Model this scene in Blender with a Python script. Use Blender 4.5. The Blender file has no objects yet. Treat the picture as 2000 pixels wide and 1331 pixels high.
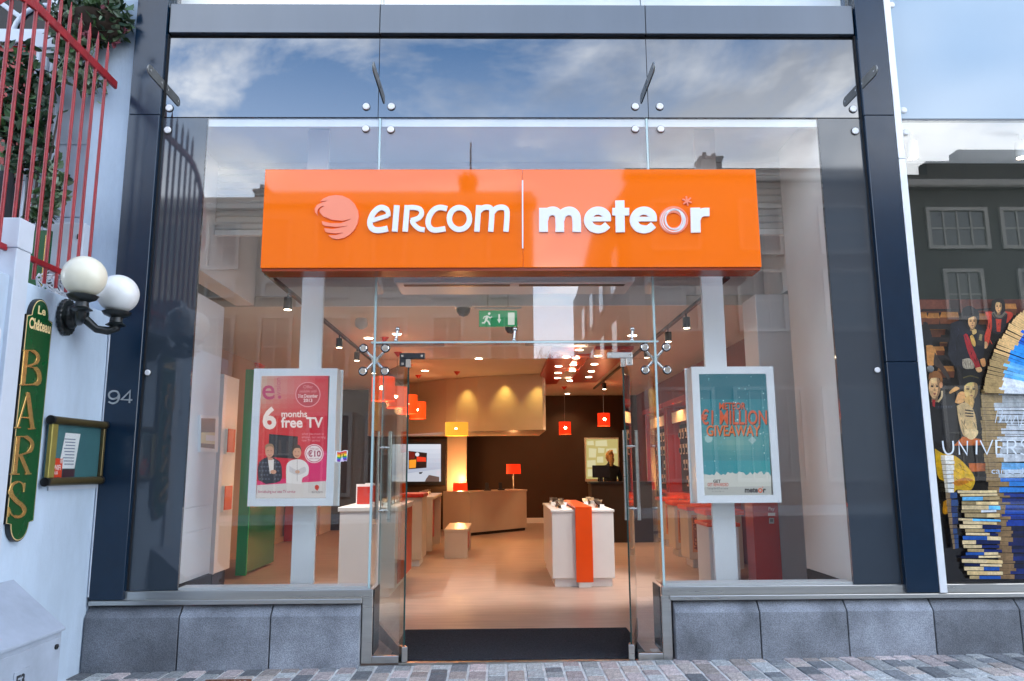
import bpy, bmesh, math, random
import numpy as np
from mathutils import Matrix, Vector
R = math.radians
rnd = random.Random(7)
sc = bpy.context.scene
COL = sc.collection

# ------------------------------------------------------------------ camera
F_PX = 1471.0                         # focal length in pixels of the 2000 px wide photograph
PITCH, YAW, ROLL = R(9.485), R(-0.921), R(0.367)
CAM = Vector((-0.13, -6.0, 1.45))
_F = Vector((-math.sin(YAW)*math.cos(PITCH), math.cos(YAW)*math.cos(PITCH), math.sin(PITCH)))
_R0 = Vector((math.cos(YAW), math.sin(YAW), 0)); _U0 = _R0.cross(_F)
_R = math.cos(ROLL)*_R0 - math.sin(ROLL)*_U0
_U = math.sin(ROLL)*_R0 + math.cos(ROLL)*_U0
cd = bpy.data.cameras.new('camera'); cam = bpy.data.objects.new('camera', cd); COL.objects.link(cam)
cd.sensor_width = 36.0; cd.sensor_fit = 'HORIZONTAL'; cd.lens = F_PX/2000*36.0
cd.clip_start = 0.05; cd.clip_end = 2000
m = Matrix((( _R.x, _U.x, -_F.x, CAM.x), (_R.y, _U.y, -_F.y, CAM.y), (_R.z, _U.z, -_F.z, CAM.z), (0, 0, 0, 1)))
cam.matrix_world = m
sc.camera = cam

# ------------------------------------------------------------------ world: daylight sky with broken cloud
SUN_EL, SUN_AZ = R(38), R(25)         # sun stands behind the shop, so the street front is in open shade
w = bpy.data.worlds.new('World'); sc.world = w; w.use_nodes = True
nt = w.node_tree; N = nt.nodes; L = nt.links; N.clear()
out = N.new('ShaderNodeOutputWorld'); bg = N.new('ShaderNodeBackground'); bg.inputs[1].default_value = 0.15
sky = N.new('ShaderNodeTexSky'); sky.sky_type = 'NISHITA'; sky.sun_disc = False
sky.sun_elevation = SUN_EL; sky.sun_rotation = SUN_AZ; sky.air_density = 1.0; sky.dust_density = 0.6; sky.ozone_density = 3.0
tc = N.new('ShaderNodeTexCoord'); sp = N.new('ShaderNodeSeparateXYZ'); L.new(tc.outputs['Generated'], sp.inputs[0])
def wm(op, a, b):
    n = N.new('ShaderNodeMath'); n.operation = op
    for i, x in enumerate((a, b)):
        if isinstance(x, (int, float)): n.inputs[i].default_value = x
        else: L.new(x, n.inputs[i])
    return n.outputs[0]
zz = wm('ADD', wm('MAXIMUM', sp.outputs[2], 0.0), 0.16)
cb = N.new('ShaderNodeCombineXYZ'); L.new(wm('DIVIDE', sp.outputs[0], zz), cb.inputs[0]); L.new(wm('DIVIDE', sp.outputs[1], zz), cb.inputs[1])
def wnoise(scale, off, detail=7.0, dist=0.25, rough=0.55):
    mp = N.new('ShaderNodeMapping'); mp.inputs['Location'].default_value = off; L.new(cb.outputs[0], mp.inputs[0])
    n = N.new('ShaderNodeTexNoise'); n.inputs['Scale'].default_value = scale; n.inputs['Detail'].default_value = detail
    n.inputs['Distortion'].default_value = dist; n.inputs['Roughness'].default_value = rough
    L.new(mp.outputs[0], n.inputs['Vector']); return n.outputs['Fac']
def wramp(x, a, b, ca=(0, 0, 0, 1), cbb=(1, 1, 1, 1)):
    r = N.new('ShaderNodeValToRGB'); r.color_ramp.elements[0].position = a; r.color_ramp.elements[1].position = b
    r.color_ramp.elements[0].color = ca; r.color_ramp.elements[1].color = cbb; L.new(x, r.inputs[0]); return r.outputs[0]
mask = wramp(wnoise(1.5, (4.9, 2.6, 0), 9.0, 0.5, 0.60), 0.425, 0.585)
shade = wramp(wnoise(2.1, (7.3, 4.4, 2.0), 5.0), 0.40, 0.62, (3.6, 4.2, 5.4, 1), (19.0, 19.2, 19.4, 1))
mx = N.new('ShaderNodeMix'); mx.data_type = 'RGBA'
hs = N.new('ShaderNodeHueSaturation'); hs.inputs['Saturation'].default_value = 1.7; hs.inputs['Value'].default_value = 1.9
L.new(sky.outputs[0], hs.inputs['Color'])
L.new(mask, mx.inputs[0]); L.new(hs.outputs[0], mx.inputs[6]); L.new(shade, mx.inputs[7])
# paler, brighter air towards the horizon, the same all the way round
hz = wm('MULTIPLY', wm('POWER', wm('MAXIMUM', wm('SUBTRACT', 1.0, wm('DIVIDE', wm('MAXIMUM', sp.outputs[2], 0.0), 0.57)), 0.0), 1.05), 0.95)
mh = N.new('ShaderNodeMix'); mh.data_type = 'RGBA'; mh.inputs[7].default_value = (20.0, 21.2, 22.6, 1)
L.new(hz, mh.inputs[0]); L.new(mx.outputs[2], mh.inputs[6])
L.new(mh.outputs[2], bg.inputs[0]); L.new(bg.outputs[0], out.inputs[0])

sd = bpy.data.lights.new('sun', 'SUN'); sun = bpy.data.objects.new('sun', sd); COL.objects.link(sun)
sd.energy = 0.6; sd.angle = R(12); sd.color = (1, 0.95, 0.87)
# Nishita sun_rotation is measured clockwise from +Y
sv = Vector((math.sin(SUN_AZ)*math.cos(SUN_EL), math.cos(SUN_AZ)*math.cos(SUN_EL), math.sin(SUN_EL)))
sun.rotation_euler = (-sv).to_track_quat('-Z', 'Y').to_euler(); sun.location = sv*60

sc.view_settings.view_transform = 'Standard'; sc.view_settings.look = 'None'
sc.view_settings.gamma = 1.0; sc.view_settings.use_curve_mapping = False
sc.view_settings.exposure = 1.1
sc.render.engine = 'CYCLES'
cy = sc.cycles
cy.use_denoising = True
try: cy.denoiser = 'OPENIMAGEDENOISE'
except Exception: pass
cy.use_adaptive_sampling = True; cy.adaptive_threshold = 0.02
cy.max_bounces = 8; cy.diffuse_bounces = 3; cy.glossy_bounces = 4; cy.transmission_bounces = 6
cy.transparent_max_bounces = 40; cy.caustics_reflective = False; cy.caustics_refractive = False
cy.sample_clamp_indirect = 6.0; cy.blur_glossy = 0.3
try: cy.use_light_tree = True
except Exception: pass

# ------------------------------------------------------------------ pixel -> place on a known plane
def ray(px, py): return _F + _R*((px-1000)/F_PX) - _U*((py-665.5)/F_PX)
def PY(px, py, Y): d = ray(px, py); return CAM + d*((Y-CAM.y)/d.y)
def PZ(px, py, Z=0.0): d = ray(px, py); return CAM + d*((Z-CAM.z)/d.z)
def PX(px, py, X): d = ray(px, py); return CAM + d*((X-CAM.x)/d.x)

# ------------------------------------------------------------------ materials
def lin(c):
    def f(x):
        x /= 255.0
        return x/12.92 if x <= 0.04045 else ((x+0.055)/1.055)**2.4
    return (f(c[0]), f(c[1]), f(c[2]))
MATS = {}
def pm(name, col, rough=0.5, metal=0.0, var=0.0, scale=6.0, bump=0.0, bscale=60.0, spec=0.5, emit=None, es=0.0, ior=1.5,
       stretch=None, coat=0.0, rvar=0.0, rand=0.0, trans=0.0, speck=0.0, sscale=1.0):
    mt = bpy.data.materials.new(name); mt.use_nodes = True
    t = mt.node_tree; b = t.nodes['Principled BSDF']
    b.inputs['Base Color'].default_value = (*col, 1); b.inputs['Roughness'].default_value = rough
    b.inputs['Metallic'].default_value = metal; b.inputs['Specular IOR Level'].default_value = spec
    b.inputs['IOR'].default_value = ior; b.inputs['Coat Weight'].default_value = coat; b.inputs['Coat Roughness'].default_value = 0.03
    if trans: b.inputs['Transmission Weight'].default_value = trans
    if emit: b.inputs['Emission Color'].default_value = (*emit, 1); b.inputs['Emission Strength'].default_value = es*0.95
    tcn = t.nodes.new('ShaderNodeTexCoord'); vec = tcn.outputs['Object']
    if stretch:
        mp = t.nodes.new('ShaderNodeMapping'); mp.inputs['Scale'].default_value = stretch
        t.links.new(vec, mp.inputs[0]); vec = mp.outputs[0]
    def noise(sca, det=6.0, rg=0.6):
        n = t.nodes.new('ShaderNodeTexNoise'); n.inputs['Scale'].default_value = sca; n.inputs['Detail'].default_value = det
        n.inputs['Roughness'].default_value = rg; t.links.new(vec, n.inputs['Vector']); return n.outputs['Fac']
    def mul(a, facsock, lo, hi):
        mr = t.nodes.new('ShaderNodeMapRange'); mr.inputs['From Min'].default_value = 0.3; mr.inputs['From Max'].default_value = 0.7
        mr.inputs['To Min'].default_value = lo; mr.inputs['To Max'].default_value = hi; t.links.new(facsock, mr.inputs['Value'])
        vm = t.nodes.new('ShaderNodeVectorMath'); vm.operation = 'SCALE'
        if isinstance(a, tuple): vm.inputs[0].default_value = a
        else: t.links.new(a, vm.inputs[0])
        t.links.new(mr.outputs[0], vm.inputs['Scale']); return vm.outputs[0]
    c = tuple(col)
    if var: c = mul(c, noise(scale), 1-var, 1+var)
    if speck: c = mul(c, noise(bscale*sscale, 2.0, 0.5), 1-speck, 1+speck)
    if rand:
        oi = t.nodes.new('ShaderNodeObjectInfo'); vm = mul(c, oi.outputs['Random'], 1-rand, 1+rand); c = vm
    if not isinstance(c, tuple): t.links.new(c, b.inputs['Base Color'])
    if rvar:
        mr = t.nodes.new('ShaderNodeMapRange'); mr.inputs['To Min'].default_value = max(0.0, rough-rvar); mr.inputs['To Max'].default_value = rough+rvar
        t.links.new(noise(scale*1.7, 4.0), mr.inputs['Value']); t.links.new(mr.outputs[0], b.inputs['Roughness'])
    if bump:
        bn = t.nodes.new('ShaderNodeBump'); bn.inputs['Strength'].default_value = bump; bn.inputs['Distance'].default_value = 0.01
        t.links.new(noise(bscale, 5.0), bn.inputs['Height']); t.links.new(bn.outputs[0], b.inputs['Normal'])
    MATS[name] = mt
    return mt
def glass(name, tint=(0.93, 0.97, 0.95), f0=0.05, rough=0.0, wave=0.0):
    """thin architectural pane: clear, tinted, with a mirror reflection that grows at grazing angles"""
    mt = bpy.data.materials.new(name); mt.use_nodes = True; t = mt.node_tree; t.nodes.clear()
    o = t.nodes.new('ShaderNodeOutputMaterial'); mxs = t.nodes.new('ShaderNodeMixShader')
    tr = t.nodes.new('ShaderNodeBsdfTransparent'); tr.inputs[0].default_value = (*tint, 1)
    gl = t.nodes.new('ShaderNodeBsdfGlossy'); gl.inputs['Roughness'].default_value = rough; gl.inputs[0].default_value = (1, 1, 1, 1)
    lw = t.nodes.new('ShaderNodeLayerWeight'); lw.inputs[0].default_value = 0.5
    pw = t.nodes.new('ShaderNodeMath'); pw.operation = 'POWER'; pw.inputs[1].default_value = 5.0; t.links.new(lw.outputs['Facing'], pw.inputs[0])
    mr = t.nodes.new('ShaderNodeMapRange'); mr.inputs['To Min'].default_value = f0; mr.inputs['To Max'].default_value = 1.0
    t.links.new(pw.outputs[0], mr.inputs['Value']); t.links.new(mr.outputs[0], mxs.inputs[0])
    if wave:
        tcn = t.nodes.new('ShaderNodeTexCoord'); n = t.nodes.new('ShaderNodeTexNoise'); n.inputs['Scale'].default_value = 1.3; n.inputs['Detail'].default_value = 1.0
        t.links.new(tcn.outputs['Object'], n.inputs['Vector'])
        bn = t.nodes.new('ShaderNodeBump'); bn.inputs['Strength'].default_value = wave; bn.inputs['Distance'].default_value = 0.02
        t.links.new(n.outputs['Fac'], bn.inputs['Height']); t.links.new(bn.outputs[0], gl.inputs['Normal'])
    t.links.new(tr.outputs[0], mxs.inputs[1]); t.links.new(gl.outputs[0], mxs.inputs[2]); t.links.new(mxs.outputs[0], o.inputs[0])
    MATS[name] = mt; return mt
def printmat(name, emit=0.0, rough=0.4, spec=0.5, grain=0.0):
    mt = bpy.data.materials.new(name); mt.use_nodes = True; t = mt.node_tree; b = t.nodes['Principled BSDF']
    a = t.nodes.new('ShaderNodeAttribute'); a.attribute_name = 'Col'
    t.links.new(a.outputs['Color'], b.inputs['Base Color']); b.inputs['Roughness'].default_value = rough; b.inputs['Specular IOR Level'].default_value = spec
    if grain:      # printed photograph: tonal mottling over every flat shape
        tcn = t.nodes.new('ShaderNodeTexCoord'); src = a.outputs['Color']
        for sca, amt in ((9.0, grain), (46.0, grain*0.8)):
            n = t.nodes.new('ShaderNodeTexNoise'); n.inputs['Scale'].default_value = sca; n.inputs['Detail'].default_value = 4.0; n.inputs['Distortion'].default_value = 0.8
            t.links.new(tcn.outputs['Object'], n.inputs['Vector']); mr = t.nodes.new('ShaderNodeMapRange'); mr.inputs['From Min'].default_value = 0.3; mr.inputs['From Max'].default_value = 0.7
            mr.inputs['To Min'].default_value = 1-amt; mr.inputs['To Max'].default_value = 1+amt; t.links.new(n.outputs['Fac'], mr.inputs['Value'])
            vm = t.nodes.new('ShaderNodeVectorMath'); vm.operation = 'SCALE'; t.links.new(src, vm.inputs[0]); t.links.new(mr.outputs[0], vm.inputs['Scale']); src = vm.outputs[0]
        t.links.new(src, b.inputs['Base Color'])
    if emit:
        t.links.new(a.outputs['Color'], b.inputs['Emission Color']); b.inputs['Emission Strength'].default_value = emit*0.95
        t.links.remove(b.inputs['Base Color'].links[0]); b.inputs['Base Color'].default_value = (.02, .02, .02, 1)
    MATS[name] = mt; return mt

# ------------------------------------------------------------------ mesh builder
class B:
    def __init__(s): s.v = []; s.f = []; s.c = []; s.cur = None
    def add(s, vs, fs):
        k = len(s.v); s.v += [tuple(p) for p in vs]; s.f += [tuple(i+k for i in f) for f in fs]
        s.c += [s.cur]*len(fs); return s
    def box(s, x0, x1, y0, y1, z0, z1):
        if x0 > x1: x0, x1 = x1, x0
        if y0 > y1: y0, y1 = y1, y0
        if z0 > z1: z0, z1 = z1, z0
        return s.add([(x0,y0,z0),(x1,y0,z0),(x1,y1,z0),(x0,y1,z0),(x0,y0,z1),(x1,y0,z1),(x1,y1,z1),(x0,y1,z1)],
                     [(3,2,1,0),(4,5,6,7),(0,1,5,4),(1,2,6,5),(2,3,7,6),(3,0,4,7)])
    def hexa(s, p): return s.add(p, [(3,2,1,0),(4,5,6,7),(0,1,5,4),(1,2,6,5),(2,3,7,6),(3,0,4,7)])
    def quad(s, a, b, c, d): return s.add([a, b, c, d], [(0,1,2,3)])
    def ngon(s, pts): return s.add(pts, [tuple(range(len(pts)))])
    def prism(s, pts, vec):
        n = len(pts); vec = Vector(vec); pts = [Vector(p) for p in pts]
        fs = [tuple(range(n-1, -1, -1)), tuple(range(n, 2*n))] + [(i, (i+1) % n, n+(i+1) % n, n+i) for i in range(n)]
        return s.add(pts + [p+vec for p in pts], fs)
    def cyl(s, p0, p1, r0, r1=None, n=16, caps=True):
        p0, p1 = Vector(p0), Vector(p1); r1 = r0 if r1 is None else r1
        d = (p1-p0).normalized(); a = d.orthogonal().normalized(); b = d.cross(a); vs = []
        for p, r in ((p0, r0), (p1, r1)):
            vs += [p + (a*math.cos(2*math.pi*i/n) + b*math.sin(2*math.pi*i/n))*r for i in range(n)]
        fs = [(i, (i+1) % n, n+(i+1) % n, n+i) for i in range(n)]
        if caps: fs += [tuple(range(n-1, -1, -1)), tuple(range(n, 2*n))]
        return s.add(vs, fs)
    def tube(s, pts, r, n=8):
        pts = [Vector(p) for p in pts]; rs = r if isinstance(r, (list, tuple)) else [r]*len(pts); vs = []; fs = []
        a = None
        for i, p in enumerate(pts):
            d = (pts[min(i+1, len(pts)-1)] - pts[max(i-1, 0)]).normalized()
            if a is None: a = d.orthogonal().normalized()
            a = (a - d*a.dot(d)).normalized(); b = d.cross(a)
            vs += [p + (a*math.cos(2*math.pi*j/n) + b*math.sin(2*math.pi*j/n))*rs[i] for j in range(n)]
        for i in range(len(pts)-1):
            fs += [(i*n+j, i*n+(j+1) % n, (i+1)*n+(j+1) % n, (i+1)*n+j) for j in range(n)]
        m_ = len(pts)-1; fs += [tuple(range(n-1, -1, -1)), tuple(range(m_*n, m_*n+n))]
        return s.add(vs, fs)
    def lathe(s, c, prof, n=20, ax=(0, 0, 1)):
        c = Vector(c); d = Vector(ax).normalized(); a = d.orthogonal().normalized(); b = d.cross(a); vs = []; fs = []
        for r, h in prof: vs += [c + d*h + (a*math.cos(2*math.pi*i/n) + b*math.sin(2*math.pi*i/n))*max(r, 1e-5) for i in range(n)]
        for k in range(len(prof)-1): fs += [(k*n+i, k*n+(i+1) % n, (k+1)*n+(i+1) % n, (k+1)*n+i) for i in range(n)]
        fs += [tuple(range(n-1, -1, -1)), tuple(range((len(prof)-1)*n, len(prof)*n))]
        return s.add(vs, fs)
    def sphere(s, c, r, nu=20, nv=12):
        rr = r if isinstance(r, (tuple, list)) else (r, r, r)
        vs = []; fs = []
        for j in range(nv+1):
            t = math.pi*j/nv
            for i in range(nu):
                p = 2*math.pi*i/nu
                vs.append((c[0]+rr[0]*math.sin(t)*math.cos(p)+0, c[1]+rr[1]*math.sin(t)*math.sin(p), c[2]+rr[2]*math.cos(t)))
        for j in range(nv):
            for i in range(nu): fs.append((j*nu+i, (j+1)*nu+i, (j+1)*nu+(i+1) % nu, j*nu+(i+1) % nu))
        return s.add(vs, fs)
    def mesh(s, name, mat, smooth=None, off=None, normals=True):
        me = bpy.data.meshes.new(name); vs = s.v
        if off is not None: vs = [(a-off[0], b-off[1], c-off[2]) for a, b, c in vs]
        me.from_pydata(vs, [], s.f); me.validate()
        if normals:
            bm = bmesh.new(); bm.from_mesh(me); bmesh.ops.recalc_face_normals(bm, faces=bm.faces); bm.to_mesh(me); bm.free()
        if any(c is not None for c in s.c) and len(me.polygons) == len(s.c):
            at = me.attributes.new('Col', 'FLOAT_COLOR', 'CORNER'); arr = np.ones((len(me.loops), 4), dtype=np.float32)
            for p, c in zip(me.polygons, s.c):
                for li in p.loop_indices: arr[li, :3] = c
            at.data.foreach_set('color', arr.ravel())
        if mat is not None: me.materials.append(MATS[mat] if isinstance(mat, str) else mat)
        if smooth is not None:
            me.shade_smooth(); me.set_sharp_from_angle(angle=R(smooth))
        return me

def props(o, label=None, cat=None, group=None, kind=None):
    if label: o['label'] = label
    if cat: o['category'] = cat
    if group: o['group'] = group
    if kind: o['kind'] = kind
    return o
def thing(name, label, cat, loc=(0, 0, 0), group=None):
    o = bpy.data.objects.new(name, None); o.empty_display_size = 0.1; COL.objects.link(o); o.location = loc
    return props(o, label, cat, group)
def worldloc(o):
    p = Vector(o.location)
    while o.parent: o = o.parent; p += o.location
    return p
def part(name, b, mat, parent=None, smooth=None, bevel=0.0, seg=1, label=None, kind=None, normals=True):
    off = worldloc(parent) if parent else None
    me = b.mesh(name, mat, smooth, off, normals); o = bpy.data.objects.new(name, me); COL.objects.link(o)
    if parent: o.parent = parent
    if bevel:
        md = o.modifiers.new('bevel', 'BEVEL'); md.width = bevel; md.segments = seg; md.limit_method = 'ANGLE'; md.angle_limit = R(40)
    return props(o, label=label, kind=kind)
def one(name, b, mat, label, cat, group=None, smooth=None, bevel=0.0, kind=None, normals=True):
    o = part(name, b, mat, None, smooth, bevel, normals=normals); return props(o, label, cat, group, kind)
def struct(name, b, mat, smooth=None, bevel=0.0): return props(part(name, b, mat, None, smooth, bevel), kind='structure')
def copy_tree(o, parent=None):
    c = o.copy(); COL.objects.link(c); c.parent = parent
    for ch in o.children: copy_tree(ch, c)
    return c
def dup(o, loc, label=None, group=None, rotz=None):
    c = copy_tree(o); c.location = loc
    if label: c['label'] = label
    if group: c['group'] = group
    if rotz is not None: c.rotation_euler.z = rotz
    return c
LIGHT_K = 0.75
def lamp(kind, loc, energy, color, size=0.05, to=None, spot=None, blend=0.6, name='lamp_light', parent=None):
    d = bpy.data.lights.new(name, kind); d.energy = energy*LIGHT_K; d.color = color
    o = bpy.data.objects.new(name, d); COL.objects.link(o); o.location = loc
    if kind in ('POINT', 'SPOT'): d.shadow_soft_size = size
    if kind == 'SPOT': d.spot_size = R(spot); d.spot_blend = blend
    if kind == 'AREA': d.size = size
    if to is not None: o.rotation_euler = (Vector(to)-Vector(loc)).to_track_quat('-Z', 'Y').to_euler()
    if parent: o.parent = parent; o.location = Vector(loc)-worldloc(parent)
    return o

# ------------------------------------------------------------------ flat lettering and drawing
_tc = {}
def text2d(body, bold=0.0, shear=0.0, space=1.0):
    key = (body, bold, shear, space)
    if key in _tc: return _tc[key]
    cu = bpy.data.curves.new('t', 'FONT'); cu.body = body; cu.offset = bold; cu.shear = shear; cu.space_character = space; cu.size = 1.0; cu.resolution_u = 3
    o = bpy.data.objects.new('t', cu); me = bpy.data.meshes.new_from_object(o)
    vs = [(v.co.x, v.co.y) for v in me.vertices]; fs = [tuple(p.vertices) for p in me.polygons]
    bpy.data.objects.remove(o); bpy.data.meshes.remove(me); bpy.data.curves.remove(cu)
    _tc[key] = (vs, fs); return _tc[key]
class Draw(B):
    """flat print: every shape lies 0.25 mm above the one drawn before it, on a plane given by a mapping fn(u, v, height)"""
    def __init__(s, fn, step=0.00025): super().__init__(); s.fn = fn; s.h = 0.0; s.step = step
    def up(s): s.h += s.step
    def poly(s, pts, col):
        s.cur = lin(col); s.ngon([s.fn(u, v, s.h) for u, v in pts]); s.up()
    def rect(s, u0, v0, u1, v1, col): s.poly([(u0, v0), (u1, v0), (u1, v1), (u0, v1)], col)
    def grad(s, u0, v0, u1, v1, c0, c1, n=12, horiz=False):
        for i in range(n):
            a, b = i/n, (i+1)/n; t = (i+0.5)/n; c = tuple(c0[k]+(c1[k]-c0[k])*t for k in range(3)); s.cur = lin(c)
            if horiz: q = [(u0+(u1-u0)*a, v0), (u0+(u1-u0)*b, v0), (u0+(u1-u0)*b, v1), (u0+(u1-u0)*a, v1)]
            else: q = [(u0, v0+(v1-v0)*a), (u1, v0+(v1-v0)*a), (u1, v0+(v1-v0)*b), (u0, v0+(v1-v0)*b)]
            s.ngon([s.fn(u, v, s.h) for u, v in q])
        s.up()
    def oval(s, cu, cv, ru, rv, col, n=20, a0=0, a1=360):
        s.poly([(cu+ru*math.cos(R(a0+(a1-a0)*i/n)), cv+rv*math.sin(R(a0+(a1-a0)*i/n))) for i in range(n if a1-a0 == 360 else n+1)], col)
    def stroke(s, pts, w, col, closed=False):
        s.cur = lin(col)
        for q in ribbon(pts, w, closed): s.ngon([s.fn(u, v, s.h) for u, v in q])
        s.up()
    def text(s, body, u, v, h, col, bold=0.0, shear=0.0, width=None, align='l', flip=-1, rot=0.0, clip=None):
        """h = size of the em in drawing units; flip=-1 when v runs downwards"""
        vs, fs = text2d(body, bold, shear); s.cur = lin(col)
        if not vs: return
        x0 = min(p[0] for p in vs); x1 = max(p[0] for p in vs); k = h
        kx = width/(x1-x0) if width else k
        o = u - (0 if align == 'l' else (x1-x0)*kx/2 if align == 'c' else (x1-x0)*kx)
        cr, sr = math.cos(R(rot)), math.sin(R(rot))
        P = []
        for x, y in vs:
            a, b_ = (x-x0)*kx, y*k*flip
            a, b_ = (o-u+a)*cr - b_*sr, (o-u+a)*sr + b_*cr
            uu, vv = u+a, v+b_
            if clip: uu = min(max(uu, clip[0]), clip[1])
            P.append(s.fn(uu, vv, s.h))
        s.add(P, fs); s.up()
def ribbon(pts, w, closed=False):
    """quads of a band of half width w (number or one per point) along a polyline"""
    pts = [Vector((p[0], p[1])) for p in pts]; n = len(pts); ws = w if isinstance(w, (list, tuple)) else [w]*n; Ls = []; Rs = []
    for i, p in enumerate(pts):
        if closed: a, b = pts[i-1], pts[(i+1) % n]
        else: a, b = pts[max(i-1, 0)], pts[min(i+1, n-1)]
        d = (b-a)
        if d.length < 1e-9: d = Vector((1, 0))
        d.normalize(); nn = Vector((-d.y, d.x)); k = 1.0
        if 0 < i < n-1 or closed:
            e = (p-a)
            if e.length > 1e-9: k = 1.0/max(0.6, abs(e.normalized().dot(d)))
        Ls.append(p+nn*ws[i]*k); Rs.append(p-nn*ws[i]*k)
    qs = []
    for i in range(n if closed else n-1):
        j = (i+1) % n; qs.append([tuple(Rs[i]), tuple(Rs[j]), tuple(Ls[j]), tuple(Ls[i])])
    return qs
def outline(pts, w, closed=False):
    qs = ribbon(pts, w, False); Rr = [q[0] for q in qs]+[qs[-1][1]]; Ll = [q[3] for q in qs]+[qs[-1][2]]
    return Rr + Ll[::-1]
def smoothpath(pts, n=4):
    """Catmull-Rom through the points"""
    P = [Vector((p[0], p[1])) for p in pts]; out_ = []
    for i in range(len(P)-1):
        p0, p1, p2, p3 = P[max(i-1, 0)], P[i], P[i+1], P[min(i+2, len(P)-1)]
        for k in range(n):
            t = k/n
            out_.append(tuple(0.5*((2*p1)+(p2-p0)*t+(2*p0-5*p1+4*p2-p3)*t*t+(3*p1-p0-3*p2+p3)*t**3)))
    out_.append(tuple(P[-1])); return out_
def ell(cx, cy, rx, ry, a0, a1, n=18): return [(cx+rx*math.cos(R(a0+(a1-a0)*i/n)), cy+ry*math.sin(R(a0+(a1-a0)*i/n))) for i in range(n+1)]
# ------------------------------------------------------------------ palette
pm('navy_metal', (0.005, 0.019, 0.042), 0.20, 0.0, var=0.15, scale=3, rvar=0.05, spec=0.55, ior=1.45)
pm('grey_metal', (0.070, 0.090, 0.115), 0.34, 0.0, var=0.10, scale=2.5, rvar=0.08, spec=0.9, ior=1.6, stretch=(1, 1, 0.15))
pm('grey_glass', (0.036, 0.048, 0.062), 0.05, 0.0, var=0.05, scale=1.2, spec=0.85, ior=1.5)
pm('spandrel_glass', (0.012, 0.015, 0.019), 0.012, 0.0, spec=0.5, ior=2.3)
pm('black_gap', (0.008, 0.008, 0.009), 0.7)
pm('steel', (0.56, 0.55, 0.52), 0.30, 1.0, var=0.10, scale=3, rvar=0.08, stretch=(0.2, 1, 6))
pm('polished_steel', (0.75, 0.75, 0.74), 0.12, 1.0, var=0.04)
pm('dark_steel', (0.03, 0.032, 0.035), 0.35, 0.3, var=0.1)
pm('bracket_steel', (0.20, 0.205, 0.20), 0.38, 0.85, var=0.15, scale=9)
pm('white_cap', (0.82, 0.82, 0.82), 0.25, 0.0)
pm('rubber', (0.012, 0.012, 0.012), 0.6)
glass('clear_glass', (0.987, 0.993, 0.990), 0.063)
glass('door_glass', (0.90, 0.95, 0.93), 0.050)
pm('green_acrylic', (0.005, 0.20, 0.04), .08, spec=.6); pm('green_edge', (0.015, .52, .17), .2)
pm('glass_edge', (0.45, 0.62, 0.62), 0.12, 0.0, spec=0.8, ior=1.5, var=0.06, scale=3)
pm('dark_glass_edge', (0.010, 0.045, 0.04), 0.15, 0.0, spec=0.6)
pm('stone', (0.205, 0.222, 0.25), 0.72, 0.0, var=0.38, scale=3.2, bump=0.5, bscale=150, rand=0.28, speck=0.36)
pm('white_wall', (0.86, 0.87, 0.88), 0.55, var=0.03, scale=2)
pm('grey_white', (0.76, 0.76, 0.74), 0.5, var=0.04, scale=2)
pm('ceiling_paint', (0.70, 0.66, 0.60), 0.7, var=0.03, scale=1.5)
pm('tan_wall', (0.46, 0.33, 0.20), 0.7, var=0.05, scale=1.2)
pm('brown_wall', (0.050, 0.022, 0.010), 0.75, var=0.08, scale=1.5)
pm('dark_wall', (0.03, 0.018, 0.012), 0.8, var=0.1)
pm('red_wall', (0.22, 0.022, 0.012), 0.5, var=0.08)
pm('floor_laminate', (0.40, 0.29, 0.24), 0.42, 0.0, var=0.16, scale=2.2, stretch=(0.7, 6.0, 1), rvar=0.07, bump=0.06, bscale=20)
pm('mat_pile', (0.034, 0.037, 0.044), 0.95, speck=0.7, var=0.35, scale=60, bump=0.8, bscale=240, spec=0.1)
pm('orange_panel', lin((255, 114, 0)), 0.04, 0.0, spec=0.55, var=0.015, scale=1.0)
pm('orange_edge', lin((150, 50, 5)), 0.25)
pm('letter_white', (0.86, 0.86, 0.86), 0.3)
pm('letter_salmon', lin((255, 146, 112)), 0.3)
pm('white_laminate', (0.82, 0.81, 0.80), 0.28, var=0.02, scale=3)
pm('cream_laminate', (0.62, 0.53, 0.42), 0.3, var=0.03, scale=3)
pm('orange_laminate', lin((246, 84, 14)), 0.28, var=0.03)
pm('red_laminate', lin((186, 32, 8)), 0.3, var=0.04)
pm('frame_white', (0.93, 0.94, 0.93), 0.3, var=0.015)
pm('black_plastic', (0.012, 0.012, 0.013), 0.3)
pm('white_plastic', (0.75, 0.75, 0.74), 0.35)
pm('pale_panel', (0.33, 0.43, 0.52), 0.08, 0.0, spec=0.5, ior=1.5, var=0.03, scale=0.8)
pm('pale_window', (0.82, 0.82, 0.77), 0.25, var=0.05, scale=1.5)
pm('alu_white', (0.80, 0.82, 0.84), 0.3, 0.1, var=0.06, scale=6)
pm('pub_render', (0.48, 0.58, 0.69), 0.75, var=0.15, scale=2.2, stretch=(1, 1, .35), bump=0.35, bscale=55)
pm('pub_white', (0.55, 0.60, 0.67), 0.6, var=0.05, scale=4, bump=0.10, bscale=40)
pm('railing_red', lin((140, 20, 28)), 0.42, var=0.30, scale=9, bump=0.3, bscale=40)
pm('door_red', lin((150, 22, 12)), 0.35, var=0.08)
pm('sign_green', lin((12, 74, 36)), 0.25, var=0.06, scale=5)
pm('gold', (0.80, 0.50, 0.16), 0.25, 0.85, var=0.15, scale=20)
pm('gold_paint', lin((238, 206, 150)), 0.4)
pm('black_iron', (0.008, 0.012, 0.012), 0.35, 0.0, var=0.2, bump=0.3, bscale=40, spec=0.6)
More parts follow.
